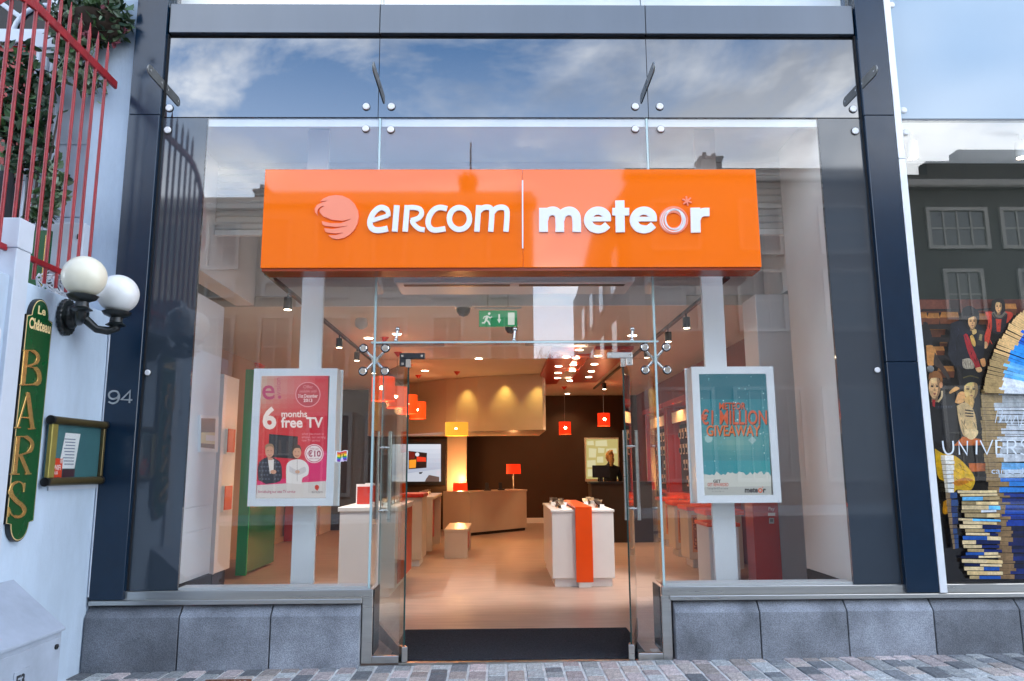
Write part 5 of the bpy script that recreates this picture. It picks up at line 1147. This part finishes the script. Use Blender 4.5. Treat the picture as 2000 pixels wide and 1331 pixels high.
def P3(px, py, Y): q = PY(px, py, Y); return tuple(q)
c = P3(190, 32, -.14); b = B(); b.lathe((c[0], c[1], c[2]-.16), [(.05, -.05), (.16, .02), (.2, .12), (.19, .13)], 16)
plant('hanging_basket', 'hanging basket of dark ivy fixed high on the white pier', 'hanging basket', c, [(c, (.28, .24, .22), 620), ((c[0]-.12, c[1], c[2]-.25), (.12, .1, .2), 140), ((c[0]-.28, c[1], c[2]-.02), (.16, .12, .22), 160), ((c[0]+.02, c[1], c[2]+.2), (.2, .15, .15), 150)], .075, 1, ['leaf_dark', 'leaf', 'leaf_pale'], ('basket', b, 'basket_brown'))
bs = []
for px, py in ((126, 80), (122, 110), (140, 92), (150, 128), (165, 150), (180, 170), (110, 150), (118, 62)): q = P3(px, py, -.05); bs.append((q, (.09, .06, .10), 34))
plant('trailing_ivy', 'variegated ivy trailing down behind the red bars', 'ivy', P3(130, 110, -.05), bs, .07, 2, ['leaf', 'leaf_pale', 'leaf_dark'])
bs = []
for px, py, n in ((20, 150, 120), (60, 170, 100), (10, 230, 150), (55, 250, 130), (70, 300, 90), (20, 320, 90), (40, 120, 60), (75, 215, 60)): q = P3(px, py, -.1); bs.append((q, (.16, .14, .19), n))
q = P3(40, 330, -.1); b = B()
for k in range(7): b.tube([(q[0]+.05*k-.15, q[1], 2.6), (q[0]+.06*k-.18, q[1]+.02, 3.6), (q[0]+.09*k-.26, q[1], 4.5)], [.018, .012, .006], 6)
bp_ = B(); bp_.lathe((q[0], q[1], 2.301), [(.14, 0), (.19, .33), (.2, .35), (.17, .35)], 18)
plant('shrub', 'dark leafy shrub in front of the red pub door', 'shrub', (q[0], q[1], 2.3), bs, .085, 3, ['leaf_dark', 'leaf', 'leaf_dark'], ('pot', bp_, 'terracotta'), b)
bs = []
for px, py, n in ((108, 355, 60), (95, 380, 80), (112, 385, 70), (88, 410, 80), (78, 425, 60), (100, 340, 30)): q = P3(px, py, -.3); bs.append((q, (.075, .08, .075), n))
q = P3(98, 425, -.3); bp_ = B(); bp_.lathe((q[0], q[1], 2.301), [(.09, 0), (.12, .55), (.125, .57)], 16)
plant('potted_plant', 'small green potted plant on the terrace behind the bars', 'potted plant', (q[0], q[1], 2.3), bs, .07, 4, ['leaf', 'leaf_pale'], ('pot', bp_, 'black_plastic'))
pm('rose_dark', (.10, .008, .018), .6)
fl = thing('flowers', 'few dark red flowers among the hanging basket ivy', 'flowers', P3(240, 62, -.28))
for px, py in ((243, 60), (206, 12), (168, 70), (226, 84)):
    q = Vector(P3(px, py, -.30)); b = B(); r9 = random.Random(px); leaves(b, tuple(q), (.022, .022, .022), 16, .035, r9); part('bloom', b, 'rose_dark', fl, normals=False)
b = B(); r9 = random.Random(21)
for px, py, n in ((150, 90, 5), (128, 120, 5), (175, 110, 4), (190, 150, 3)):
    q = Vector(P3(px, py, -.12))
    for k in range(n): b.tube([tuple(q+Vector((r9.uniform(-.12, .12), 0, .16))), tuple(q+Vector((r9.uniform(-.08, .08), -.03, .02))), tuple(q+Vector((r9.uniform(-.12, .12), -.02, -.16)))], [.005, .004, .002], 5)
    leaves(b, tuple(q+Vector((0, -.02, -.14))), (.12, .04, .10), 10, .05, r9)
one('ivy_stems', b, 'leaf_pale', 'thin loose ivy stems hanging below the basket behind the bars', 'ivy', normals=False)
# flower pot bag and fittings seen behind the bars
t = thing('folded_parasol', 'dark folded cover with a red and ochre rim behind the railing', 'cover', P3(20, 400, -.35)); q = P3(15, 350, -.35); b = B()
b.tube([(q[0]-.1, q[1], 2.6), (q[0]-.05, q[1], 3.0), (q[0], q[1], 3.25), (q[0]-.02, q[1], q[2]+.05)], [.16, .17, .13, .05], 14); part('cover', b, 'cloth_black', t, smooth=60); b = B(); b.tube([(q[0]+.13, q[1]-.04, 2.7), (q[0]+.14, q[1]-.04, 3.0), (q[0]+.1, q[1]-.05, 3.2)], .02, 8); part('rim', b, 'brass_olive', t, smooth=60)

# ------------------------------------------------------------------ neighbouring shop on the right
pm('night_green', (0.004, 0.012, 0.007), .8)
nb = thing('fashion_shop', 'neighbouring shopfront with pale upper panel and dark window at the right edge', 'shop', (5, 0.3, 0)); nx0 = XR+.060; nx1 = 6.5
part('upper_panel', bx(nx0, nx1, 0.0, .03, 4.368, 9), 'pale_panel', nb); part('joint', bx(nx0, nx1, .005, .05, 4.352, 4.3675), 'grey_metal', nb)
part('window_pane', bx(nx0, nx1, 0.0, .012, .535, 4.351), 'clear_glass', nb)
part('back_wall', bx(nx0, nx1, .95, 1.0, 0, 4.36), 'night_green', nb); b = B(); b.box(nx0, nx0+.02, .26, .94, .4, 4.36); part('side_wall', b, 'dark_wall', nb); part('inner_floor', bx(nx0+.021, nx1, .02, .949, .45, .534), 'dark_wall', nb); part('inner_ceiling', bx(nx0+.021, nx1, .02, .949, 4.361, 4.45), 'white_wall', nb); part('outer_wall', bx(3.76, nx1, 1.01, 14, 0, 12), 'far_pale', nb)
def nbolt(px, py, mt='white_cap', r=.026):
    q = PY(px, py, -.012); b = B(); b.lathe((q.x, 0, q.z), [(r*1.1, 0), (r*1.1, .006), (r, .012), (r*.8, .016), (.001, .0165)], 18, (0, -1, 0)); part('bolt', b, mt, nb, smooth=35)
for q in ((1742, 9), (1766, 215), (1770, 258)): nbolt(*q)
nbolt(1818, 721, 'bracket_steel')
for px, lab in ((1782, 'white cylinder spotlight in the neighbouring window, beside the pale trim'), (1993, 'white cylinder spotlight in the neighbouring window, at the picture edge')):
    q = PY(px, 292, .30); t = thing('cylinder_spot', lab, 'spotlight', tuple(q)); b = B(); b.cyl((q.x, q.y, q.z-.08), (q.x, q.y, q.z+.07), .045, n=20); part('body', b, 'frame_white', t, smooth=40, bevel=.003); b = B(); b.cyl((q.x, q.y, q.z-.0815), (q.x, q.y, q.z-.083), .036, n=18); part('lens', b, 'downlight', t); b = B(); b.cyl((q.x, q.y, q.z+.071), (q.x, q.y, 4.36), .012, n=8); part('stem', b, 'frame_white', t)
    lamp('SPOT', (q.x, q.y, q.z-.1), 18, (1, .85, .65), .03, to=(q.x, q.y-.05, 0), spot=80, name='spot_light', parent=t)
# window poster: students among books, printed flat
YP = .10
pt = PY(1795, 585, YP).z; pb_ = PY(1840, 1136, YP).z
t = thing('window_poster', 'large printed poster of students behind tall stacks of books in the right window', 'poster', (4.5, YP, .55))
part('board', bx(nx0+.021, nx1-.1, YP, YP+.012, pb_, pt), 'black_plastic', t)
d = Draw(lambda u, v, h: PY(u, v, YP-.0015)+Vector((0, -h, 0)), .00012)
def a1(l): return [(1760+x/4.4375, 560+y/4.4375) for x, y in l]
def a2(l): return [(1780+x/4.295, 840+y/4.295) for x, y in l]
x1_ = 1760; big = 2330
d.rect(1772, 585, big, 1137, (22, 14, 12)); r6 = random.Random(9)
d.poly(a1([(140, 112), (2600, 112), (2600, 240), (150, 225)]), (92, 42, 30)); d.poly(a1([(140, 118), (410, 118), (410, 205), (150, 208)]), (118, 62, 44)); d.poly(a1([(415, 115), (510, 115), (510, 225), (420, 230)]), (36, 18, 16))
def desk(x0, y0, x1, y1, top=(206, 132, 62), front=(124, 64, 34), f=.45):
    ym_ = y0+(y1-y0)*f; d.poly(a1([(x0+14, y0), (x1-10, y0), (x1, ym_), (x0, ym_)]), top); d.poly(a1([(x0, ym_), (x1, ym_), (x1-6, y1), (x0+4, y1)]), front)
    for k in range(3): yy = ym_-(ym_-y0)*(.2+.3*k); d.stroke(a1([(x0+16, yy), (x1-14, yy)]), .25, tuple(int(c*.86) for c in top))
for q in ((150, 225, 230, 330), (225, 228, 335, 330), (335, 222, 500, 325), (630, 235, 770, 330), (860, 150, 1000, 250), (200, 370, 345, 445), (330, 470, 400, 520), (245, 520, 375, 600), (640, 260, 750, 325), (310, 690, 460, 790), (240, 340, 380, 420)): desk(*q)
for k in range(60):
    x, y = r6.uniform(1080, 2400), r6.uniform(130, 900); desk(x, y, x+r6.uniform(80, 160), y+r6.uniform(50, 100))
d.poly(a1([(150, 205), (480, 205), (480, 216), (150, 222)]), (20, 14, 16)); d.poly(a1([(620, 205), (760, 195), (760, 208), (620, 222)]), (20, 14, 16))
for y in (335, 445, 600, 800): d.poly(a1([(215, y), (400, y+3), (400, y+45), (225, y+42)]), (26, 15, 14))
SK = (226, 168, 112)
def dk(c, k): return tuple(v*k for v in c)
def face(x, y, rx, ry, sk):
    cx, cy = a1([(x, y)])[0]; o = lambda u, v: (cx+u*rx, cy+v*ry); O_ = lambda l: [o(*p) for p in l]
    d.poly(O_([(-.45, .6), (.45, .6), (.5, 1.3), (-.5, 1.3)]), dk(sk, .62)); d.poly(S_(O_([(0, -1), (.72, -.72), (.95, -.1), (.82, .45), (.42, .88), (0, 1), (-.42, .88), (-.82, .45), (-.95, -.1), (-.72, -.72), (0, -1)]), 3)[:-1], sk)
    d.poly(S_(O_([(.35, -.95), (.74, -.7), (.95, -.1), (.82, .45), (.42, .88), (.1, 1), (.45, .5), (.55, 0), (.4, -.4), (.35, -.95)]), 3)[:-1], dk(sk, .66)); d.poly(O_([(-.6, -.75), (.2, -.82), (.15, -.4), (-.6, -.4)]), dk(sk, 1.07))
    for s in (-1, 1):
        d.poly(O_([(s*.18, -.2), (s*.62, -.24), (s*.66, -.02), (s*.2, .02)]), dk(sk, .60)); d.poly(O_([(s*.26, -.12), (s*.54, -.14), (s*.54, -.04), (s*.26, -.03)]), (46, 32, 30)); d.stroke(O_([(s*.14, -.27), (s*.66, -.32)]), .35, (58, 38, 30))
    d.poly(O_([(.02, -.1), (.16, .3), (-.14, .32)]), dk(sk, .74)); d.poly(O_([(-.3, .56), (0, .5), (.3, .56), (0, .68)]), (158, 78, 66)); d.stroke(O_([(-.2, .8), (.2, .8)]), .25, dk(sk, .7))
def folds(x0, y0, x1, y1, n, col):
    for _ in range(n):
        x, y = r6.uniform(x0, x1), r6.uniform(y0, y1); a_ = r6.uniform(-.5, .5); l_ = r6.uniform(.12, .4)*(y1-y0); w_ = r6.uniform(.25, .8)
        d.stroke(S_(a1([(x, y), (x+a_*l_*.5+r6.uniform(-4, 4), y+l_*.5), (x+a_*l_, y+l_)]), 2), [.1, .1]+[w_]*2+[.1], dk(col, r6.choice([.5, .65, 1.5, 1.9])))
_pl = d.poly
def bright(pts, col): _pl(pts, tuple(min(245, c*1.10) for c in col))
d.poly = bright
def sp_(l, n=3): return S_(l+l[:1], n)[:-1]
# figure with long hair and scarf, red sleeves
d.poly(sp_(a1([(760, 130), (815, 112), (862, 130), (872, 190), (862, 250), (760, 250), (750, 190)])), (26, 20, 22)); d.poly(sp_(a1([(700, 230), (760, 230), (765, 300), (745, 430), (725, 520), (690, 520), (695, 430), (725, 330)])), (206, 62, 38)); d.poly(sp_(a1([(870, 225), (930, 235), (935, 270), (880, 330), (860, 280)])), (206, 62, 38)); d.poly(sp_(a1([(755, 235), (880, 235), (885, 300), (860, 400), (770, 410), (757, 320)])), (36, 28, 36)); d.poly(a1([(790, 290), (840, 290), (830, 400), (800, 400)]), (200, 60, 40)); face(815, 187, 6.8, 11.5, SK); d.poly(sp_(a1([(778, 210), (765, 160), (790, 125), (850, 128), (860, 180), (850, 215), (842, 160), (800, 145), (785, 170)])), (26, 20, 22)); d.stroke(S_(a1([(765, 232), (790, 268), (840, 272), (878, 235)])), 3.4, (120, 108, 92)); d.stroke(S_(a1([(765, 240), (792, 280), (842, 284), (880, 245)])), 1.2, (60, 52, 48))
d.oval(*a1([(700, 515)])[0], 4.5, 7, SK)
# hooded figure with a dark coat
d.poly(sp_(a1([(400, 330), (500, 300), (640, 340), (690, 420), (680, 620), (600, 690), (480, 720), (440, 700), (380, 600), (395, 450)])), (24, 26, 36)); d.poly(sp_(a1([(505, 200), (560, 175), (610, 200), (645, 240), (640, 330), (580, 385), (520, 350), (495, 260)])), (16, 16, 20)); face(588, 315, 8.8, 13.5, SK); d.poly(sp_(a1([(530, 290), (540, 235), (600, 240), (630, 280), (600, 268), (552, 285)])), (16, 16, 20))
d.poly(sp_(a1([(510, 430), (545, 425), (600, 560), (655, 700), (615, 712), (550, 580)])), (170, 34, 40)); d.poly(sp_(a1([(565, 440), (590, 430), (615, 500), (605, 530), (580, 500)])), (232, 170, 84)); d.poly(sp_(a1([(580, 390), (615, 378), (622, 410), (592, 425)])), (232, 180, 110)); d.poly(a1([(632, 380), (692, 396), (670, 520), (620, 520)]), (48, 44, 40)); d.poly(a1([(650, 420), (672, 425), (664, 480), (640, 470)]), (150, 128, 84)); d.poly(sp_(a1([(500, 640), (560, 630), (600, 680), (590, 720), (510, 712)])), (176, 160, 136))
for k in range(5): d.stroke(a1([(505+k*20, 645), (515+k*20, 712)]), .3, (110, 90, 74))
d.poly(sp_(a1([(610, 715), (655, 705), (668, 740), (630, 750)])), SK); d.poly(sp_(a1([(650, 640), (690, 630), (700, 690), (670, 700)])), (220, 150, 90))
folds(410, 360, 500, 640, 14, (24, 26, 36)); folds(700, 300, 740, 460, 6, (150, 44, 28)); folds(540, 460, 620, 660, 7, (120, 26, 30)); folds(770, 260, 870, 380, 6, (40, 30, 38))
# left seated figure
d.poly(sp_(a1([(160, 320), (200, 330), (245, 480), (230, 520), (170, 500)])), (24, 22, 26)); d.poly(sp_(a1([(185, 520), (240, 520), (275, 590), (260, 680), (200, 690), (190, 600)])), (204, 136, 70)); d.poly(sp_(a1([(260, 580), (330, 690), (385, 780), (370, 810), (300, 720), (250, 680)])), (60, 44, 36))
# young man in the corner
d.poly(sp_(a1([(230, 950), (330, 930), (430, 1010), (440, 1140), (420, 1330), (240, 1330)])), (16, 16, 20)); face(258, 880, 12.0, 22, (230, 172, 118)); d.poly(sp_(a1([(205, 820), (215, 755), (280, 740), (320, 780), (322, 850), (305, 830), (295, 800), (230, 800)])), (142, 86, 40)); d.oval(*a1([(312, 860)])[0], 3.2, 6, (222, 150, 100))
d.stroke(S_(a1([(320, 910), (318, 960), (285, 1005)])), 1.8, (222, 190, 140)); d.poly(a1([(236, 985), (262, 988), (258, 1050), (240, 1040)]), (176, 30, 34)); d.poly(a1([(262, 1040), (430, 1030), (435, 1060), (262, 1070)]), (26, 28, 38))
for k in range(6): d.oval(*a1([(290+k*22, 1048)])[0], 1.2, 1.2, (60, 64, 76), 8)
# thinking figure in the foreground
d.poly(sp_(a1([(500, 740), (570, 720), (640, 770), (640, 900), (660, 1180), (640, 1330), (500, 1330), (440, 1050), (500, 930)])), (18, 17, 20)); d.poly(sp_(a1([(430, 1010), (460, 930), (510, 920), (520, 990), (470, 1020)])), (218, 156, 90)); face(568, 902, 14.2, 20, (236, 182, 110)); d.poly(sp_(a1([(498, 880), (495, 790), (530, 735), (590, 730), (640, 790), (640, 860), (600, 838), (545, 842), (508, 872)])), (16, 16, 18)); d.stroke(S_(a1([(500, 800), (560, 782), (632, 800)])), 1.1, (96, 84, 40))
d.poly(sp_(a1([(515, 970), (560, 950), (590, 985), (580, 1060), (520, 1065)])), (232, 172, 96)); d.poly(sp_(a1([(445, 1040), (520, 1010), (590, 1080), (615, 1200), (615, 1300), (560, 1325), (500, 1290), (460, 1160)])), (206, 170, 116))
for k in range(3): d.stroke(a1([(515, 1075+k*26), (588, 1085+k*22)]), 1.3, (30, 26, 28))
d.stroke(a1([(480, 1160), (530, 1240)]), .7, (168, 132, 84)); d.poly(sp_(a1([(380, 920), (430, 875), (470, 890), (430, 915), (385, 935)])), (226, 160, 90)); d.poly(a1([(440, 690), (480, 700), (500, 900), (470, 900)]), (26, 20, 20))
folds(460, 1060, 600, 1250, 12, (150, 120, 80)); folds(260, 1080, 420, 1250, 12, (20, 20, 26)); folds(520, 740, 640, 840, 4, (30, 28, 30))
# orange trousers and wooden chair
d.poly(a2([(315, 135), (390, 60), (540, 80), (570, 130)]), (196, 96, 28)); d.poly(sp_(a2([(400, 0), (505, 0), (515, 40), (470, 85), (420, 60)])), (226, 190, 136)); d.poly(a2([(440, 280), (585, 280), (590, 345), (450, 350)]), (190, 92, 28)); d.poly(sp_(a2([(160, 160), (230, 200), (330, 220), (430, 310), (490, 400), (480, 470), (440, 510), (340, 500), (300, 560), (270, 560), (320, 460), (240, 430), (180, 380)])), (240, 172, 20)); d.poly(sp_(a2([(300, 440), (400, 400), (480, 420), (440, 440), (350, 470)])), (206, 124, 14)); d.poly(sp_(a2([(230, 600), (290, 570), (300, 640), (260, 700), (225, 690)])), (236, 150, 26))
for _ in range(16):
    x, y = r6.uniform(200, 460), r6.uniform(200, 480); d.stroke(S_(a2([(x, y), (x+r6.uniform(10, 50), y+r6.uniform(4, 30)), (x+r6.uniform(40, 80), y+r6.uniform(20, 60))]), 2), [.1, .1, .5, .5, .1], r6.choice([(176, 108, 10), (206, 140, 14), (255, 206, 70), (150, 84, 8)])) if (x-330)**2/19600+(y-350)**2/22500 < .8 else None
# stacks of books, every book a page block with a cover
def book(x0, x1, y, h, split, cov, page=(158, 138, 102), tilt=0.0, m_=a2):
    xs = x0+(x1-x0)*split
    d.poly(m_([(x0, y), (xs, y+tilt*.4), (xs, y+h+tilt*.4), (x0+2, y+h)]), page); d.poly(m_([(xs, y+tilt*.4), (x1, y+tilt), (x1+2, y+h*.9+tilt), (xs, y+h+tilt*.4)]), cov)
    for k in range(2): d.stroke(m_([(x0+3, y+h*(.35+.3*k)), (xs-3, y+h*(.35+.3*k)+tilt*.4)]), .14, tuple(int(c*.8) for c in page))
    d.stroke(m_([(x0, y+h+1), (xs, y+h+1+tilt*.4), (x1, y+h+tilt)]), .5, (18, 14, 16))
def colr(yy):
    if yy < 250: return r6.choice([(196, 200, 206), (182, 186, 190), (206, 210, 216)])
    if yy < 380: return r6.choice([(96, 164, 214), (184, 196, 206), (196, 206, 214)])
    if yy < 520: return r6.choice([(40, 126, 206), (110, 176, 220), (30, 110, 200)])
    if yy < 800: return r6.choice([(14, 50, 132), (12, 42, 112), (22, 70, 158), (10, 34, 92)])
    return r6.choice([(10, 24, 76), (9, 20, 60), (12, 34, 96), (8, 16, 48)])
y = -330
while y < 1235:
    h = r6.uniform(15, 38); x0 = 545+max(y, -60)*.09+r6.uniform(-8, 8) if y < 700 else 640+(y-700)*.05+r6.uniform(-8, 8)
    book(x0, 1000+r6.uniform(-30, 30), y, h, r6.uniform(.22, .46), colr(y), (164-y*.03, 134-y*.03, 88-y*.02), r6.uniform(-4, 10)); y += h+2
# the arch of books above the stack
edge = S_([(640, 905), (642, 850), (655, 770), (690, 672), (722, 590), (770, 490), (812, 425), (868, 335), (915, 285), (962, 240), (1030, 190), (1110, 150), (1210, 118)], 3)
n = len(edge)
for k in range(n-1, -1, -1):
    u = k/(n-1); x, y = edge[k]; an = R(2+40*u**.8); h = 30; c_, s_ = math.cos(an), math.sin(an); pgl = 150-30*u+r6.uniform(-20, 20); cl = 620
    cov = (r6.choice([(196, 200, 204), (182, 190, 196)]), r6.choice([(110, 176, 226), (84, 160, 218), (196, 204, 210)]), (36, 130, 206), (18, 84, 180), (14, 48, 126))[min(4, int(u*6.2))]
    x += r6.uniform(-8, 8); q = lambda a, b_: (x+a*c_-b_*s_, y+a*s_+b_*c_)
    d.poly(a1([q(pgl, 0), q(cl, 0), q(cl, h), q(pgl, h)]), cov); d.poly(a1([q(0, 2), q(pgl+4, 0), q(pgl, h), q(6, h-2)]), (204-50*(u < .35), 164-36*(u < .35), 108-24*(u < .35)))
    d.stroke(a1([q(0, h), q(cl, h)]), .5, (24, 20, 24)); d.stroke(a1([q(8, h*.5), q(pgl-6, h*.5)]), .2, (140, 110, 70))
# short stack in front
y = 505
for k in range(23):
    h = r6.uniform(24, 40); dark = k > 7
    x0 = 300+r6.uniform(-5, 60)+k*2.2; x1 = 630+r6.uniform(-14, 30)+k*1.5; pc = (196, 174, 132) if r6.random() < .6 else (150, 130, 92)
    cv = r6.choice([(14, 32, 84), (12, 26, 66), (26, 72, 140), (190, 164, 116)]) if dark else r6.choice([(212, 190, 140), (200, 204, 206), (96, 170, 214), (206, 180, 130)])
    if r6.random() < .4: cv, pc = pc, cv
    book(x0, x1, y, h-6, r6.uniform(.3, .75), cv, pc, r6.uniform(-9, 12)); y += h
y = 215
for k in range(8): h = r6.uniform(26, 52); book(168+k*5, 275+r6.uniform(-6, 8), y, h-3, .35, r6.choice([(204, 200, 190), (190, 190, 186), (212, 206, 196)]), (176, 166, 146), r6.uniform(-4, 4)); y += h
for k in range(10): h = r6.uniform(30, 60); book(205+k*6, 300+r6.uniform(-10, 8), y, h-4, .4, r6.choice([(30, 40, 70), (80, 70, 66), (40, 60, 96)]), (110, 90, 66), r6.uniform(-6, 6)); y += h
# more stacks beyond the picture edge
for xs0 in (1100, 1500, 1900):
    y = 100
    while y < 1235: h = r6.uniform(24, 50); book(xs0+r6.uniform(-12, 12), xs0+330+r6.uniform(-20, 20), y, h-3, r6.uniform(.25, .6), colr(y), (170, 142, 96), r6.uniform(-6, 6)); y += h
part('print', d, 'print_poster', t, normals=False)
# white vinyl lettering on the window
VT = thing('vinyl_lettering', 'white vinyl lettering stuck on the neighbouring window over the poster', 'lettering', (4, 0, 1.5)); mk = lambda: Draw(lambda u, v, h: PY(u, v, -.0006)+Vector((0, -h, 0)), .00012); WL = (226, 234, 240)
def vin(strokes, w_=1.15):
    d = mk()
    for s in strokes: d.stroke(a2(s), w_, WL)
    part('letter', d, 'print_paper', VT, normals=False)
vin([S_([(262, 92), (272, 160), (298, 200), (335, 196), (352, 160), (348, 92)])], 1.6); vin([[(404, 208), (396, 96), (468, 208), (470, 92)]], 1.4); vin([[(548, 88), (546, 206)]], 1.6); vin([[(578, 88), (634, 204), (682, 84)]], 1.4); vin([[(762, 86), (712, 88), (714, 204), (764, 202)], [(712, 144), (754, 144)]], 1.4)
vin([[(806, 204), (806, 88)], S_([(806, 88), (866, 92), (868, 140), (806, 148)]), [(836, 148), (880, 202)]], 1.4); vin([S_([(985, 96), (945, 86), (922, 110), (945, 142), (982, 160), (984, 192), (950, 206), (916, 196)])], 1.4)
d = mk(); d.text('carpe-d', a2([(672, 368)])[0][0], a2([(672, 368)])[0][1], 17, (200, 214, 228), .0, width=62); part('small_words', d, 'print_paper', VT, normals=False); d = mk()
d.stroke(S_([(1944, 826), (1950, 800), (1958, 804), (1952, 826), (1962, 812), (1966, 826), (1974, 812), (1976, 828), (1986, 812), (1992, 836), (2002, 800), (2010, 826)]), .7, (214, 224, 234))
part('script', d, 'print_paper', VT, normals=False)

# ------------------------------------------------------------------ across the street: what the glass mirrors
def house(x0, x1, y, dep, h, wall, lab, rows, bayw, chim=(), roof=True, trim='far_trim', side=False):
    t = thing('terrace_house', lab, 'building', ((x0+x1)/2, y-dep/2, 0)); part('wall', bx(x0, x1, y-dep, y, -.6, h-.55), wall, t)
    part('cornice', bx(x0-.15, x1+.15, y-.5, y+.28, h-.549, h-.25), trim, t, bevel=.06); part('parapet', bx(x0, x1, y-.4, y+.02, h-.249, h), wall, t)
    if roof: b = B(); b.hexa([(x0+.1, y-dep, h-.549), (x1-.1, y-dep, h-.549), (x1-.1, y-.55, h-.549), (x0+.1, y-.55, h-.549), (x0+.1, y-dep*.6, h+.9), (x1-.1, y-dep*.6, h+.9), (x1-.1, y-dep*.5, h+.9), (x0+.1, y-dep*.5, h+.9)]); part('roof', b, 'far_slate', t)
    for cx, cw, ct in chim:
        b = B(); b.box(cx, cx+cw, y-1.6, y-.9, h-.5, ct); b.box(cx-.06, cx+cw+.06, y-1.66, y-.84, ct, ct+.1); b.cyl((cx+cw*.3, y-1.25, ct+.1), (cx+cw*.3, y-1.25, ct+.4), .1, .08, 10); b.cyl((cx+cw*.75, y-1.25, ct+.1), (cx+cw*.75, y-1.25, ct+.35), .1, .08, 10); part('chimney', b, 'far_brick', t)
    n = max(1, int((x1-x0)/bayw)); off = ((x1-x0)-n*bayw)/2
    proto = {}
    for z0, z1, ww, kind in rows:
        for i in range(n):
            cx = x0+off+(i+.5)*bayw
            if (z0, z1, ww) in proto:
                o, ox = proto[(z0, z1, ww)]; c = copy_tree(o, t); c.location = o.location+Vector((cx-ox, 0, 0)); continue
            b = B(); s = .13
            for q in ((cx-ww/2-s, cx-ww/2, z0-s, z1+s), (cx+ww/2, cx+ww/2+s, z0-s, z1+s), (cx-ww/2, cx+ww/2, z1, z1+s), (cx-ww/2, cx+ww/2, z0-s, z0)): b.box(q[0], q[1], y-.02, y+.10, q[2], q[3])
            o = part('window', b, trim, t)
            part('pane', bx(cx-ww/2, cx+ww/2, y+.002, y+.02, z0, z1), 'far_glass' if kind else wall, o)
            if kind:
                b = B(); m_ = max(1, int(ww/.55))
                for k in range(1, m_+1): xx = cx-ww/2+ww*k/(m_+1); b.box(xx-.03, xx+.03, y+.021, y+.06, z0, z1)
                zz_ = (z0+z1)/2; b.box(cx-ww/2, cx+ww/2, y+.0205, y+.055, zz_-.03, zz_+.03); part('glazing_bar', b, 'far_trim', o)
            proto[(z0, z1, ww)] = (o, cx)
    return t
h1 = house(-15.0, 1.05, -20, 10, 11.05, 'far_cream', 'three storey cream terrace across the street, mirrored left of the doors', ((8.5, 10.0, .95, 1), (7.45, 7.85, .8, 0), (4.6, 6.6, .95, 1), (.6, 3.2, 1.3, 1)), 2.0, ((-9.25, .5, 11.6), (-1.6, .6, 11.9)))
b = B(); b.cyl((-1.2, -20.6, 10.6), (-1.2, -20.6, 13.4), .035, n=8); part('antenna', b, 'dark_steel', h1)
h2 = house(4.45, 13.9, -20, 20, 12.15, 'far_stone', 'tall stone fronted building across the street with wide white windows', ((9.0, 10.6, 1.5, 1), (6.2, 8.2, 1.5, 1), (1.0, 4.0, 2.2, 1)), 3.1, ((7.5, .8, 12.9),), trim='far_trim')
# windows on its flank along the side lane
for k in range(4):
    y = -23-k*3.6
    for z0, z1 in ((5.2, 7.0), (8.2, 9.8)): f = part('window', bx(4.37, 4.449, y-.75, y+.75, z0-.1, z1+.1), 'far_trim', h2); part('pane', bx(4.35, 4.369, y-.62, y+.62, z0, z1), 'far_glass', f)
h3 = house(14.0, 27.0, -20, 12, 11.9, 'far_brick', 'dark brick building across the street with rows of white sash windows', ((9.2, 10.5, 2.0, 1), (6.6, 8.2, 1.2, 1), (1.0, 4.0, 2.2, 1)), 2.7, ((22.0, .9, 13.0),), trim='far_trim')
b = B(); b.box(15.6, 21.5, -20.6, -20.05, 11.91, 12.45); b.box(16.8, 20.3, -20.59, -20.04, 12.451, 12.9); part('gable_step', b, 'far_brick', h3)
h4 = house(-34, -15.1, -20, 12, 12.0, 'far_pale', 'pale painted terrace across the street, farthest left', ((8.6, 10.2, 1.0, 1), (4.8, 6.8, 1.0, 1), (.6, 3.2, 1.4, 1)), 2.6, ((-22, .9, 12.9),))
h5 = house(-6, 14, -58, 8, 7.6, 'far_cream', 'low cream building closing the end of the side lane', ((4.2, 5.8, 1.0, 1), (1, 3, 1.2, 1)), 2.8, ((3.0, 1.4, 9.0), (5.0, 1.2, 8.8)))
t = thing('bare_tree', 'bare winter tree in the lane across the street', 'tree', (2.3, -33, -.2)); b = B(); r7 = random.Random(8)
def branch(b, p, d_, ln, r_, lev):
    q = p+d_*ln; b.tube([p, (p+q)/2+Vector((r7.uniform(-.05, .05)*ln, r7.uniform(-.05, .05)*ln, 0)), q], [r_, r_*.8, r_*.6], 6)
    if lev:
        for _ in range(3 if lev > 1 else 4): branch(b, q, (d_+Vector((r7.gauss(0, .5), r7.gauss(0, .5), r7.uniform(-.1, .4)))).normalized(), ln*r7.uniform(.6, .8), r_*.58, lev-1)
branch(b, Vector((2.3, -33, -.3)), Vector((0, 0, 1)), 2.6, .14, 0); part('trunk', b, 'bark', t, smooth=60); b = B()
for _ in range(4): branch(b, Vector((2.3, -33, 2.3)), Vector((r7.gauss(0, .4), r7.gauss(0, .4), 1)).normalized(), 1.9, .085, 4)
part('crown', b, 'bark', t, smooth=60)
b = B(); b.hexa([(-60, -60, gz(-60)-.3), (60, -60, gz(60)-.3), (60, -16.8, gz(60)-.3), (-60, -16.8, gz(-60)-.3), (-60, -60, gz(-60)-.02), (60, -60, gz(60)-.02), (60, -16.8, gz(60)-.02), (-60, -16.8, gz(-60)-.02)]); struct('far_pavement', b, 'sett_grey')
